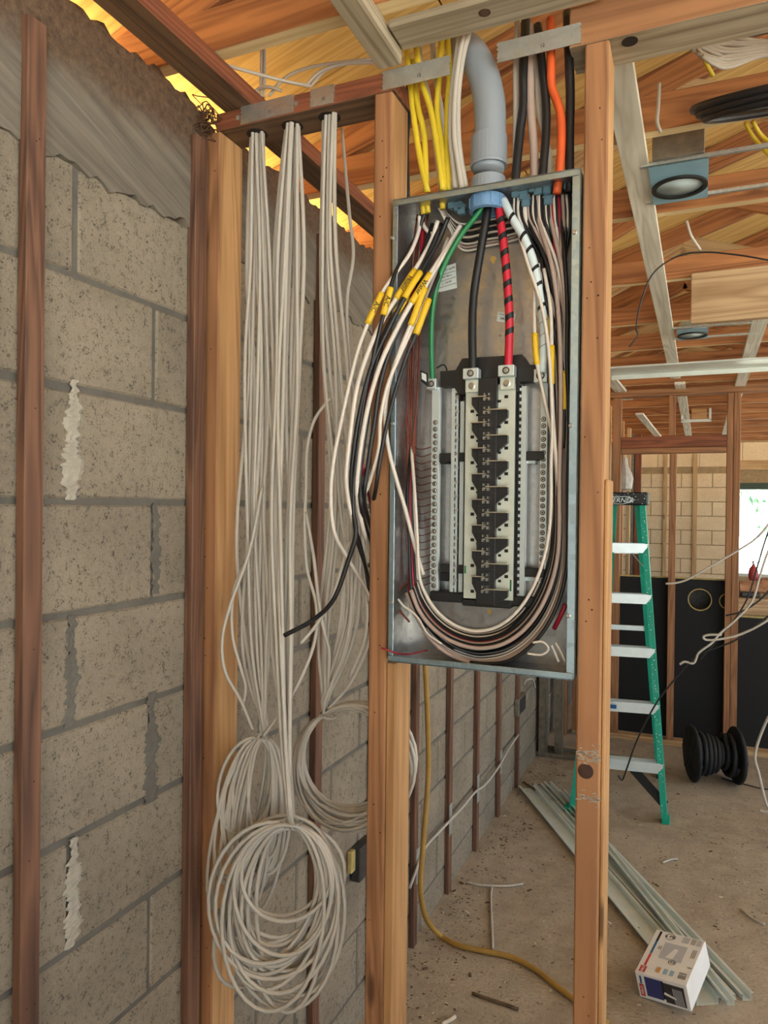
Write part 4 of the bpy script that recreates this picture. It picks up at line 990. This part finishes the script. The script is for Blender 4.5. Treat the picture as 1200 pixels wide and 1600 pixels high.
# pipe and cables at the upper right
P = [U(1146, 46, Y=1.62), U(1200, 40, Y=1.62) + Vector((.5, 0, 0))]
pp = thing('conduit_pipe', P[0], 'grey plastic pipe stub at the upper right corner', 'pipe')
MB().tube(P, .020, 18).build('pipe', M['pvc'], pp, True)
random.seed(9); GU = 'white cables drooping at the upper right corner'
for i in range(14):
    y0 = 40 + i * 4.0 + random.uniform(-3, 3)
    L = [(1050 + i * 4 + random.uniform(-6, 6), y0 - 2, 1.56), (1090 + i * 2, y0 + 10 + random.uniform(-5, 8), 1.58), (1140, y0 + 22 - i * .8 + random.uniform(-5, 5), 1.60), (1200, y0 + 26 - i * 2.2, 1.62), (1260, y0 + 20, 1.62)]
    wire('sheathed_cable', px3(L), .0042, 'wht', 'white cable in the upper right tangle, %s from the top' % ORD[i], 'cable', GU)
for L, lab in (([(1098, 82, 1.9), (1104, 100, 1.95), (1114, 118, 2.0)], 'short yellow cable behind the upper right tangle'), ([(1165, 192, 2.05), (1178, 215, 2.1), (1200, 240, 2.1), (1240, 280, 2.1)], 'yellow cable hanging right of the blue light can'), ([(1176, 190, 2.05), (1190, 212, 2.1), (1215, 232, 2.1)], 'second yellow cable hanging right of the blue light can')):
    wire('sheathed_cable', px3(L), .0055, 'yel', lab, 'cable')
wire('sheathed_cable', px3([(1030, 130, 1.80), (1029, 160), (1027, 190, 1.80), (1032, 206, 1.83)]), .0042, 'wht', 'short pale rod-like cable on the truss above the blue light can', 'cable')
wire('sheathed_cable', px3([(1073, 345, 2.36), (1080, 368, 2.36), (1094, 390, 2.40)]), .0042, 'wht', 'short pale cable below the blue light can', 'cable')
wire('control_wire', px3([(1210, 408, 2.5), (1150, 398, 2.5), (1095, 394, 2.5), (1055, 402, 2.5), (1020, 428), (1002, 470), (994, 510), (996, 524), (983, 542)]), .0026, 'blk', 'thin black wire arching down from the ceiling over the white strip', 'wire')

# ================================================================ FAR PARTITION, BLACK BOARDS
YF = 5.78
G2 = 'studs of the far partition'
for x0, x1, k, lab in ((.430, .490, 'stud', 'far partition stud behind the ladder, next to the panel stud'), (.838, .886, 'stud', 'far partition stud in the middle, left of the holes in the black board'), (1.222, 1.262, 'stud', 'left half of the double stud beside the window in the far partition'), (1.264, 1.310, 'stud', 'right half of the double stud beside the window in the far partition')):
    zt = 2.60
    if x0 == .838:
        board('far_stud', x0, x1, YF, YF + .089, .04, 2.17, k, 'z', None, lab, 'stud', G2)
        board('cripple_stud', x0 - .01, x1 - .012, YF, YF + .089, 2.30, 2.60, k, 'z', None, 'short stud over the header of the far partition', 'stud', G2)
    else: board('far_stud', x0, x1, YF, YF + .089, .04, zt, k, 'z', None, lab, 'stud', G2)
board('far_top_plate', .40, 2.6, YF, YF + .089, 2.602, 2.655, 'stud', 'x', None, 'top plate of the far partition', 'top plate')
board('far_header', .492, 1.220, YF, YF + .089, 2.215, 2.298, 'red', 'x', None, 'reddish header board across the far partition', 'header')
board('far_header', .492, 1.220, YF + .001, YF + .089, 2.172, 2.213, 'stud', 'x', None, 'lower brown header board across the far partition', 'header')
board('sole_plate', .15, 2.6, YF, YF + .089, 0, .038, 'strip', 'x', None, 'sole plate of the far partition on the floor', 'sole plate')
# black boards with round cut-outs
def holed(x0, x1, z0, z1, holes, Y0, Y1, name, parent, m):
    """board in XZ with circular holes: strips cut round each hole"""
    b = MB(); xs = sorted({x0, x1, *[h[0] - h[2] for h in holes], *[h[0] + h[2] for h in holes]})
    for a, c in zip(xs, xs[1:]):
        h = [h for h in holes if h[0] - h[2] <= (a + c) / 2 <= h[0] + h[2]]
        if not h: b.box(a, c, Y0, Y1, z0, z1); continue
        hx, hz, r = h[0]; n = 14
        for i in range(n):
            xa = a + (c - a) * i / n; xb = a + (c - a) * (i + 1) / n; xm = (xa + xb) / 2
            d = math.sqrt(max(0, r * r - (xm - hx) ** 2))
            b.box(xa, xb, Y0, Y1, z0, hz - d); b.box(xa, xb, Y0, Y1, hz + d, z1)
    return b.build(name, m, parent)
bb = thing('black_board', (.9, YF + .1, .04), 'tall black board behind the far studs with round cut-outs', 'board')
holed(.15, 1.30, .04, 1.235, [(1.057, 1.085, .083)], YF + .092, YF + .112, 'board_sheet', bb, M['brush'])
MB().lathe([(.083, 0), (.083, -.004), (.076, -.004), (.076, .02), (.083, .02)], (1.057, YF + .092, 1.085), (0, 1, 0), 28, True).build('hole_edge', M['osbedge'], bb)
MB().box(.44, 1.30, YF + .09, YF + .113, 1.235, 1.245).build('board_edge', M['osbedge'], bb)
MB().lathe([(.06, 0), (.06, -.006), (.052, -.006), (.052, 0)], (1.245, YF + .0915, 1.085), (0, 1, 0), 24, True).build('hole_edge', M['osbedge'], bb)
MB().box(.95, 1.20, YF + .30, YF + .31, .95, 1.22).build('lining_behind', M['dgrey'], bb)
bb2 = thing('black_board', (1.8, YF + .1, .04), 'black board under the sill right of the double stud', 'board')
MB().box(1.312, 2.6, YF + .092, YF + .112, .04, .975).build('board_sheet', M['brush'], bb2)
MB().box(1.312, 2.6, YF + .088, YF + .115, .975, .990).build('board_edge', M['osbedge'], bb2)
board('sill_board', 1.312, 2.6, YF + .07, YF + .30, 1.0, 1.115, 'beige', 'x', None, 'beige sill under the window opening right of the double stud', 'sill')
# wrapped bundle and red jar on the sill
wb = thing('sill_bundle', (1.42, YF + .2, 1.115), 'torn tan wrapped bundle lying on the sill', 'bundle'); random.seed(6)
b = MB(); vs = []; fs = []; n, m_ = 16, 10
for i in range(n):
    x = 1.325 + .55 * i / (n - 1)
    for k in range(m_):
        a_ = 2 * math.pi * k / m_; r1 = .075 * (1 + random.uniform(-.18, .18)); vs.append((x, YF + .2 + .07 * math.cos(a_) * (1 + random.uniform(-.1, .1)), 1.175 + (.02 if i > 3 else 0) + r1 * .75 * math.sin(a_)))
for i in range(n - 1):
    for k in range(m_): fs.append((i * m_ + k, i * m_ + (k + 1) % m_, (i + 1) * m_ + (k + 1) % m_, (i + 1) * m_ + k))
fs += [tuple(range(m_)), tuple((n - 1) * m_ + k for k in range(m_))]
b.add(vs, fs).build('wrapping', plain('tan_paper', C(190, 140, 104), .8, 0, .25, 20), wb)
MB().box(1.33, 1.46, YF + .12, YF + .16, 1.118, 1.16, .01).build('loose_end', M['dgrey'], wb)
jx = U(1177, 900, Y=YF + .22).x
jr = thing('red_jar', (jx, YF + .22, 1.24), 'red round jar with a dark twig on the window sill', 'jar')
MB().lathe([(.026, -.01), (.034, .02), (.034, .05), (.027, .08), (.012, .098), (.008, .11)], (jx, YF + .22, 1.245), (0, 0, 1), 18).build('jar_body', M['redpot'], jr, True)
for dx, dz in ((-.03, .16), (.004, .165), (-.018, .2), (.05, .135)): MB().tube([(jx, YF + .22, 1.355), (jx + dx, YF + .22, 1.245 + dz)], .003, 5).build('twig', M['blk'], jr)
# posts receding along the far left wall
random.seed(14); G3 = 'row of posts along the left wall of the far room'
for i, (x0, y, k) in enumerate(((.30, 6.5, 'gold'), (.30, 7.1, 'stud'), (.30, 7.7, 'gold'), (.31, 8.4, 'strip'), (.32, 9.1, 'stud'), (.31, 9.8, 'strip'))):
    board('far_post', x0, x0 + .038, y, y + .089, 0, 2.65, k, 'z', None, '%s wooden post in the row left of the ladder top, from the near end' % ORD[i], 'post', G3)
MB().box(.30, .36, 8.9, 8.94, 0, 2.64, .002)
t = thing('steel_post', (.262, 10.2, 0), 'grey steel stud beside a red-brown stud at the far left wall', 'post')
q0 = U(982, 800, Y=9.0).x; q1 = U(990, 800, Y=9.0).x
MB().box(q0, q1, 9.0, 9.002, 0, 2.64).box(q0, q0 + .002, 9.0, 9.05, 0, 2.64).box(q1 - .002, q1, 9.0, 9.05, 0, 2.64).build('steel_profile', M['boxgrey'], t)
board('far_post', q1 + .004, U(1001, 800, Y=9.0).x, 9.0, 9.06, 0, 2.64, 'red', 'z', None, 'red-brown stud beside the grey steel stud at the far left', 'post')
fx = thing('far_strip', (.8, YW - .01, 0), 'furring strip on the pale far wall, left of the middle stud', 'furring strip')
a, c = U(1036, 800, Y=YW).x, U(1042, 800, Y=YW).x; MB().box(a, c, YW - .02, YW - .004, .1, 2.6).build('strip_board', wood('strip', 'z'), fx, at=(a, YW, 1.3))
fx = thing('far_strip', (1.0, YW - .01, 0), 'furring strip on the pale far wall, right of the middle stud', 'furring strip')
a, c = U(1082, 800, Y=YW).x, U(1089, 800, Y=YW).x; MB().box(a, c, YW - .02, YW - .004, .1, 2.6).build('strip_board', wood('strip', 'z'), fx, at=(a, YW, 1.3))
v = U(976, 740, Y=7.05); random.seed(2); b = MB()
b.lathe([(.02, -.16), (.066, -.14), (.078, -.05), (.066, .0), (.035, .06), (.02, .15)], v, (0, 0, 1), 9)
tag(b.build('plastic_bag', M['plastic_wrap'], None, False, at=v), 'white plastic bag hanging on a post above the ladder top', 'bag')
# steel studs at the end of the near block wall
for i, (x, y) in enumerate(((.022, 5.12), (.12, 5.20))):
    t = thing('steel_stud', (x, y, 0), ['grey steel stud against the block wall under the panel', 'grey steel stud at the floor track, right of the other'][i], 'steel stud')
    MB().box(x, x + .05, y, y + .002, 0, 2.6).box(x, x + .002, y, y + .09, 0, 2.6).box(x + .048, x + .05, y, y + .09, 0, 2.6).build('steel_profile', M['boxgrey'], t)
t = thing('floor_track', (.25, 5.2, 0), 'grey steel floor track at the end of the block wall', 'steel track')
MB().box(.0, .6, 5.14, 5.30, 0, .002).box(0, .6, 5.14, 5.142, 0, .03).box(0, .6, 5.298, 5.30, 0, .03).build('track_profile', M['boxgrey'], t)
board('far_stud', .075, .12, YF - .1, YF - .02, 0, 2.6, 'stud', 'z', None, 'brown stud by the wall end seen under the panel, left of its twin', 'stud', G2)
board('far_stud', .16, .25, YF - .06, YF - .002, 0.04, 2.6, 'stud', 'z', None, 'wide brown stud left of the black board seen under the panel', 'stud', G2)
# outlet boxes and white cable stapled along the furring strips
t = thing('outlet_box', (.02, 4.16, .9), 'grey outlet box on the block wall seen under the panel', 'outlet box')
v = U(814, 1100, X=.02); MB().box(.002, .03, v.y - .10, v.y + .10, v.z - .055, v.z + .055, .003).build('box_body', M['boxgrey'], t)
MB().box(.03, .032, v.y - .08, v.y + .08, v.z - .045, v.z + .045, .001).build('box_opening', M['dgrey'], t)
t = thing('outlet_box', (.02, 2.32, .6), 'dark outlet box low on the block wall beside the ring coil', 'outlet box')
v = U(566, 1340, X=.02); MB().box(.002, .035, v.y - .05, v.y + .06, v.z - .06, v.z + .05, .003).build('box_body', M['dgrey'], t)
MB().box(.002, .02, v.y - .08, v.y - .05, v.z - .02, v.z + .05, .003).build('box_bracket', M['osbedge'], t)
P = [U(640, 1388, X=.03), U(650, 1360, X=.032), U(664, 1325, X=.028), U(690, 1296, X=.03), U(703, 1282, X=.034), U(722, 1262, X=.028), U(742, 1238, X=.034), U(758, 1226, X=.028), U(778, 1200, X=.034), U(795, 1170, X=.028), U(810, 1148, X=.03)]
wire('sheathed_cable', P, .006, 'wht', 'white cable stapled along the furring strips of the block wall', 'cable')
wire('sheathed_cable', [U(818, 1070, X=.03), U(824, 1062, X=.05), U(832, 1062, X=.06), U(836, 1075, X=.05)], .006, 'wht', 'white cable end curling out by the far outlet box', 'cable')
for (x, y) in ((653, 1352), (704, 1280), (747, 1232), (783, 1190)):
    v = U(x, y, X=.023); t = thing('steel_guard', v, 'steel guard plate on the %s furring strip seen under the panel' % {653: 'hose-side', 704: 'second', 747: 'third', 783: 'fourth'}[x], 'guard plate')
    MB().box(.0228, .024, v.y - .02, v.y + .02, v.z - .07, v.z + .07).build('guard_plate', M['galv'], t)

# ================================================================ LADDER
lad = thing('step_ladder', (.64, 4.5, 0), 'green fibreglass stepladder with a black top cap', 'ladder')
FR = ((.900, 4.35, 0), (.742, 4.60, 1.80)); FLt = ((.376, 4.28, 0), (.535, 4.56, 1.80))
def rail(p0, p1, name, m, wd=.032, th=.07):
    p0, p1 = Vector(p0), Vector(p1); b = MB()
    sgn = 1 if p0.x > .64 else -1
    b.beam(p0, p1, .004, th, (0, 1, 0)); off = Vector((-sgn * .014, 0, 0))
    for dy in (-th / 2, th / 2): b.beam(p0 + off + Vector((0, dy, 0)), p1 + off + Vector((0, dy, 0)), wd, .004, (0, 1, 0))
    return b.build(name, m, lad)
rail(*FR, 'front_rail', M['green']); rail(*FLt, 'front_rail', M['green'])
rail((.835, 5.06, 0), (.705, 4.68, 1.78), 'rear_rail', M['green'], .024, .04); rail((.45, 5.0, 0), (.55, 4.66, 1.78), 'rear_rail', M['green'], .024, .04)
def at(rl, z): a, c = Vector(rl[0]), Vector(rl[1]); return a + (c - a) * (z / 1.8)
for k, z in enumerate((.315, .635, .945, 1.25, 1.545)):
    a, c = at(FLt, z), at(FR, z); s = MB()
    s.beam(a, c, .08, .003, (0, 0, 1)); s.beam(a + Vector((0, -.038, -.026)), c + Vector((0, -.038, -.026)), .003, .052, (0, 0, 1))
    for i in range(4): s.beam(a + Vector((0, -.03 + i * .02, .0025)), c + Vector((0, -.03 + i * .02, .0025)), .008, .003, (0, 0, 1))
    o = s.build('step', M['alum'], lad)
    if k == 1: MB().box(.57, .62, a.y - .0425, a.y - .039, z - .03, z - .008).build('step_sticker', M['bluetape'], o)
for z in (.45, 1.0, 1.49):
    MB().beam(Vector((.45 + z * .056, 5.0 - z * .19, z)), Vector((.835 - z * .073, 5.06 - z * .21, z)), .02, .03, (0, 0, 1)).build('rear_bar', M['alum'], lad)
b = MB().box(.49, .762, 4.545, 4.70, 1.775, 1.852, .008); cp = b.build('top_cap', M['blkpl'], lad)
text('WERNER', .040, M['whink'], (.60, 4.5445, 1.803), (1, 0, 0), (0, 0, 1), cp, 'lettering', .0004, .25)
for P in ([(.495, 1.823), (.66, 1.826), (.668, 1.812)], [(.655, 1.822), (.692, 1.806), (.655, 1.795)], [(.495, 1.783), (.62, 1.781), (.672, 1.795)]):
    MB().tube([(x, 4.5445, z) for x, z in P], .0022, 4).build('logo_stroke', M['whink'], cp)
random.seed(12); b = MB()
for i in range(60):
    x = random.uniform(.50, .755); z = random.uniform(1.78, 1.85)
    b.lathe([(random.uniform(.0008, .003), 0), (.0005, .0006)], (x, 4.545, z), (0, -1, 0), 5)
for i in range(90):
    z = random.uniform(.05, 1.75); p = at(FR, z) + Vector((-.014 + random.uniform(-.012, .012), -.0375, 0)); b.lathe([(random.uniform(.001, .0035), 0), (.0005, .0006)], p, (0, -1, 0), 5)
b.build('paint_spots', M['whink'], lad, kind='stuff')
MB().beam((.66, 4.46, .28), (.885, 4.39, .08), .05, .012, (0, -1, 0.2)).build('gusset_brace', M['blkpl'], lad)
MB().beam((.40, 4.33, .08), (.56, 4.45, .28), .05, .012, (0, -1, 0.2)).build('gusset_brace', M['blkpl'], lad)
MB().beam((.66, 4.60, 1.50), (.752, 4.56, 1.40), .006, .02, (0, -1, .2)).build('step_brace', M['alum'], lad)
for p in (FR[0], FLt[0]): MB().box(p[0] - .03, p[0] + .012, p[1] - .04, p[1] + .04, 0, .03, .003).build('foot', M['green'], lad)
for p in ((.835, 5.06), (.45, 5.0)): MB().box(p[0] - .025, p[0] + .02, p[1] - .03, p[1] + .03, 0, .03, .003).build('foot', M['blkpl'], lad)

# ================================================================ CABLE REEL
rl = thing('cable_reel', (1.14, 5.08, 0), 'black plastic cable reel lying on its rims by the far partition', 'cable reel')
ax = Vector((1, .30, 0)).normalized(); RC = Vector((1.15, 5.12, .18))
for s in (-.135, .135):
    b = MB().lathe([(.03, -.012), (.172, -.012), (.18, -.005), (.18, .005), (.172, .012), (.03, .012)], RC + ax * s, ax, 36)
    b.build('rim', M['blkrub'], rl)
    b = MB()
    for k in range(8):
        a_ = k * math.pi / 4; e1 = ax.cross(Vector((0, 0, 1))).normalized(); d = e1 * math.cos(a_) + Vector((0, 0, 1)) * math.sin(a_)
        b.beam(RC + ax * (s + (.013 if s > 0 else -.013)) + d * .05, RC + ax * (s + (.013 if s > 0 else -.013)) + d * .165, .02, .006, ax)
    b.build('rim_ribs', M['blkrub'], rl)
MB().lathe([(.07, -.13), (.07, .13)], RC, ax, 24).build('drum', M['blkrub'], rl)
e1 = ax.cross(Vector((0, 0, 1))).normalized(); pts = []
for k in range(16 * 8):
    a_ = 2 * math.pi * k / 16; u = k / 127
    r = .115 + .012 * math.sin(u * 9) - (.035 if .55 < u < .78 else 0); pts.append(RC + ax * (-.115 + .23 * u) + (e1 * math.cos(a_) + Vector((0, 0, 1)) * math.sin(a_)) * r)
MB().tube(pts, .014, 7).build('wound_cable', M['blkrub'], rl, True)
MB().tube([RC + ax * .05 + Vector((0, .05, -.168)), (1.40, 5.10, .012), (1.52, 5.12, .006)], .004, 5).build('cable_end', M['blkrub'], rl, True)

# ================================================================ THINGS ON THE FLOOR
def channel(p0, p1, wd, h, lips, label, z=0.0, m='track'):
    p0, p1 = Vector((*p0, z)), Vector((*p1, z)); ax = (p1 - p0).normalized(); sd_ = Vector((ax.y, -ax.x, 0))
    t = thing('steel_channel', (p0 + p1) / 2, label, 'steel channel', 'steel channels piled on the floor')
    b = MB(); b.beam(p0 + Vector((0, 0, .001)), p1 + Vector((0, 0, .001)), wd, .0015)
    for s in (-1, 1):
        o = sd_ * (s * wd / 2); b.beam(p0 + o + Vector((0, 0, h / 2)), p1 + o + Vector((0, 0, h / 2)), .0015, h)
        o2 = sd_ * (s * (wd / 2 + lips / 2)); b.beam(p0 + o2 + Vector((0, 0, h)), p1 + o2 + Vector((0, 0, h)), abs(lips), .0015)
    b.build('channel_profile', M[m], t)
channel((.075, 4.50), (1.085, 2.80), .080, .022, .014, 'wide pale steel channel on the floor, leftmost of the pile')
channel((.135, 4.56), (1.155, 2.855), .050, .018, -.010, 'narrow pale steel channel in the middle of the pile', .004)
channel((.185, 4.60), (1.215, 2.88), .030, .026, .010, 'pale steel channel, rightmost of the pile', .002)
channel((.30, 4.46), (1.16, 2.79), .022, .02, .008, 'short pale steel channel resting on top of the pile', .026)

# carton
bx = thing('light_carton', (.864, 2.745, 0.0), 'white printed light fixture carton tilted on the steel channels', 'carton')
MR = Matrix.Rotation(-.291, 3, 'Z') @ Matrix.Rotation(-.14, 3, 'Y') @ Matrix.Rotation(.193, 3, 'X')
bw, bd, bh = .180, .239, .097
B0 = Vector((.864, 2.745, .002)); ex, ey, ez = (MR @ Vector(e) for e in ((1, 0, 0), (0, 1, 0), (0, 0, 1)))
def bp(x, y, z): return B0 + ex * (x * bw) + ey * (y * bd) + ez * (z * bh)
MB().frame(bp(.5, .5, .5), ex, ey, ez, bw / 2, bd / 2, bh / 2, .0015).build('carton_body', M['card'], bx)
def ontop(u0, u1, v0, v1, m, name='print_block', up=.0006):
    return MB().prism([bp(u, v, 1) + ez * up for u, v in ((u0, v0), (u1, v0), (u1, v1), (u0, v1))], ez * -.0004).build(name, M[m], bx)
def onfront(u0, u1, v0, v1, m, name='print_block', up=.0006):
    return MB().prism([bp(u, 0, v) - ey * up for u, v in ((u0, v0), (u1, v0), (u1, v1), (u0, v1))], ey * .0004).build(name, M[m], bx)
ontop(.10, .145, .45, .97, 'cardteal'); ontop(.10, .145, .74, .97, 'ink', up=.0008); ontop(.10, .145, .17, .44, 'cardred', up=.0005)
r1 = ontop(.06, .18, .03, .16, 'cardred', up=.0009)
text('HALO', .013, M['whink'], bp(.12, .095, 1) + ez * .0012, ey, -ex, bx, 'lettering')
ontop(.30, .74, .40, .76, 'cardgrey'); MB().prism([bp(u, v, 1) + ez * .001 for u, v in ((.42, .44), (.56, .44), (.60, .66), (.52, .66))], ez * -.0003).build('print_block', M['card'], bx)
def ring_on(u, v, r, s):
    c = bp(u, v, 1) + ez * .0006
    MB().lathe([(r, 0), (r, .0004), (r * .9, .0004), (r * .9, 0)], c, ez, 26, True).build('print_ring', M['ink'], bx)
    if s: text(s, r * 1.2, M['ink'], c + ez * .0004, ex, ey, bx, 'lettering')
ring_on(.34, .90, .017, '6 PK'); ring_on(.58, .37, .013, 'LED')
ontop(.58, .72, .84, .97, 'cardgrey'); ontop(.87, .96, .84, .97, 'cardgrey')
for i in range(4): ontop(.76 + i * .024, .77 + i * .024, .84, .97, 'dgrey')
for i in range(3): ontop(.86 + i * .03, .87 + i * .03, .56, .74, 'dgrey')
ontop(.36, .44, .10, .21, 'cardtan'); ontop(.50, .58, .10, .21, 'cardlb'); ontop(.62, .70, .10, .21, 'cardlb')
for i in range(5): text('lumens  W', .0065, M['ink'], bp(.80 + i * .03, .16, 1) + ez * .0006, ey, -ex, bx, 'lettering')
text('120V', .008, M['ink'], bp(.92, .35, 1) + ez * .0006, ex, ey, bx, 'lettering')
for i in range(2): text('5/6 in.', .007, M['ink'], bp(.22 + i * .04, .62, 1) + ez * .0006, ey, -ex, bx, 'lettering')
onfront(.17, .50, .14, .90, 'cardblue'); onfront(.50, .54, .2, .90, 'ink'); onfront(.54, .93, .10, .86, 'dgrey')
for i in range(6): MB().prism([bp(u, 0, v) - ey * .0009 for u, v in ((.72 + i * .032, .12), (.735 + i * .032, .12), (.715 + i * .032, .72), (.70 + i * .032, .72))], ey * .0003).build('print_block', M['cardgrey'], bx)
MB().prism([bp(u, 0, v) - ey * .0009 for u, v in ((.52, .40), (.74, .30), (.76, .36), (.54, .50))], ey * .0003).build('print_block', M['card'], bx)
onfront(.04, .13, .08, .56, 'cardred'); onfront(.07, .11, .58, .88, 'cardteal')
text('HALO', .012, M['whink'], bp(.085, 0, .32) - ey * .0009, ez, -ex, bx, 'lettering')

# offcuts, hose, sticks, hanging wires
Z = .007
def fl(px, py, z=Z): return U(px, py, Z=z)
wire('cable_offcut', [fl(729, 1378), fl(745, 1382), fl(770, 1384), (fl(795, 1384)), fl(817, 1381)], .0055, 'wht', 'short white cable offcut lying across the top of the T shape', 'cable offcut')
wire('cable_offcut', [fl(769, 1387), fl(767, 1400), fl(768, 1435), fl(770, 1482)], .0055, 'wht', 'short white cable offcut forming the stem of the T shape', 'cable offcut')
wire('cable_offcut', [fl(1035, 1348), fl(1048, 1343), fl(1058, 1342)], .005, 'wht', 'tiny white cable offcut on the floor right of the panel stud', 'cable offcut')
wire('cable_offcut', [fl(1158, 1420), fl(1172, 1432), fl(1185, 1440), fl(1195, 1444)], .005, 'wht', 'small white cable offcut on the floor right of the carton', 'cable offcut')
wire('mustard_hose', [U(664, 1030, X=.07), U(668, 1120, X=.075), U(669, 1210, X=.08), U(662, 1310, X=.08), U(657, 1385, X=.08), U(662, 1424, X=.075), U(672, 1445, X=.075), fl(688, 1462, .012), fl(716, 1477, .011), fl(760, 1487, .011), fl(800, 1496, .011), fl(835, 1514, .011), fl(870, 1541, .011), fl(900, 1564, .011), fl(950, 1600, .011)], .0105, 'hose', 'mustard yellow hose running down the block wall and across the floor', 'hose', n=10)
b = MB().tube(smooth_path([fl(738, 1552), fl(760, 1560), fl(785, 1568), fl(810, 1577)], 4), .006, 6); tag(b.build('stick', M['debris'], None, True), 'thin dark stick on the floor below the hose', 'stick')
b = MB().tube(smooth_path([fl(690, 1600), fl(703, 1594), fl(711, 1588)], 4), .007, 6); tag(b.build('wood_scrap', M['debrisw'], None, True), 'pale wood scrap at the bottom edge beside the left panel stud', 'scrap')
b = MB().tube(smooth_path([fl(818, 1222, .008), fl(838, 1235, .008), fl(855, 1246, .008)], 4), .006, 5); tag(b.build('stick', M['debris'], None, True), 'dark stick on the floor left of the ladder foot', 'stick')
b = MB().tube(smooth_path([fl(845, 1242, .008), fl(865, 1250, .008), fl(892, 1256, .008)], 4), .006, 5); tag(b.build('cable_offcut', M['wht'], None, True), 'pale cable offcut at the left ladder foot', 'cable offcut')
random.seed(40); b = MB()
for i in range(1500):
    x, y = (random.uniform(.05, 2.4), random.uniform(1.8, 5.6)) if i < 900 else (random.uniform(.03, .25) , random.uniform(1.8, 5.2))
    s = random.uniform(.002, .006) * (1 if random.random() < .93 else 1.9); a_ = random.uniform(0, 3.14); e = Vector((math.cos(a_), math.sin(a_), 0)); g = Vector((-e.y, e.x, 0))
    b.cur = 0 if random.random() < .8 else 1
    b.frame((x, y, s * .18), e, g, Vector((0, 0, 1)), s, s * random.uniform(.2, .5), s * .18)
tag(b.build('floor_debris', [M['debris'], M['debrisw']], kind='stuff'), 'wood chips and crumbs scattered over the dusty floor', 'debris')
G4 = 'loose wires hanging in from the right edge'
YH = 3.2
for L, r, m, lab in (
    ([(1215, 800, YH), (1185, 838), (1150, 862), (1110, 885), (1075, 905), (1055, 911), (1040, 912)], .0042, 'wht', 'pale wire slanting in from the right with its tip before the middle far stud'),
    ([(1215, 800, YH), (1198, 838), (1185, 880), (1170, 930), (1150, 965), (1125, 995), (1095, 1030)], .0032, 'blk', 'dark wire slanting in across the window to the wire knot'),
    ([(1215, 830, YH), (1198, 868), (1186, 905), (1175, 940), (1150, 968), (1125, 990), (1112, 1005), (1092, 1020), (1084, 1036), (1070, 1034), (1062, 1038)], .0048, 'wht', 'pale wire that ends in the twisted knot'),
    ([(1215, 905, YH), (1190, 935), (1160, 955), (1134, 962)], .0036, 'blk', 'black wire ending beside the double stud'),
    ([(1215, 952, YH), (1180, 978), (1150, 1000), (1120, 1012), (1090, 1024), (1060, 1055), (1030, 1092), (1008, 1130), (992, 1165), (978, 1205), (972, 1219), (966, 1212)], .0036, 'blk', 'long black wire drooping past the ladder to a hook end'),
    ([(1215, 958, YH), (1190, 975), (1160, 990), (1130, 998), (1105, 1000), (1099, 995), (1108, 992), (1128, 992)], .0050, 'wht', 'thick pale wire bent back in a hairpin before the double stud'),
    ([(1215, 1100, 4.3), (1196, 1130), (1180, 1178), (1186, 1210), (1196, 1252), (1202, 1268), (1186, 1266)], .0075, 'wht', 'white cable hanging to the floor at the right edge')):
    wire('loose_wire', px3(L), r, m, lab, 'wire', G4)

# foliage outside the far window
random.seed(17); b = MB()
for i in range(260):
    c = Vector((random.gauss(3.0, .8), random.gauss(19, .6), random.gauss(2.3, .7))); s = random.uniform(.08, .2)
    e = Vector((random.gauss(0, 1), random.gauss(0, 1), random.gauss(0, 1))).normalized(); g = e.orthogonal().normalized()
    b.add([c - e * s, c + g * s * .4, c + e * s, c - g * s * .4], [(0, 1, 2, 3)])
tr_ = thing('garden_tree', (3.0, 19, -.12), 'pale green tree outside the far window', 'tree')
b.build('foliage', M['leaf'], tr_, kind='stuff'); MB().tube([(3.0, 19, -.12), (3.0, 19, 2.3)], [.12, .07], 10).build('trunk', M['debris'], tr_)
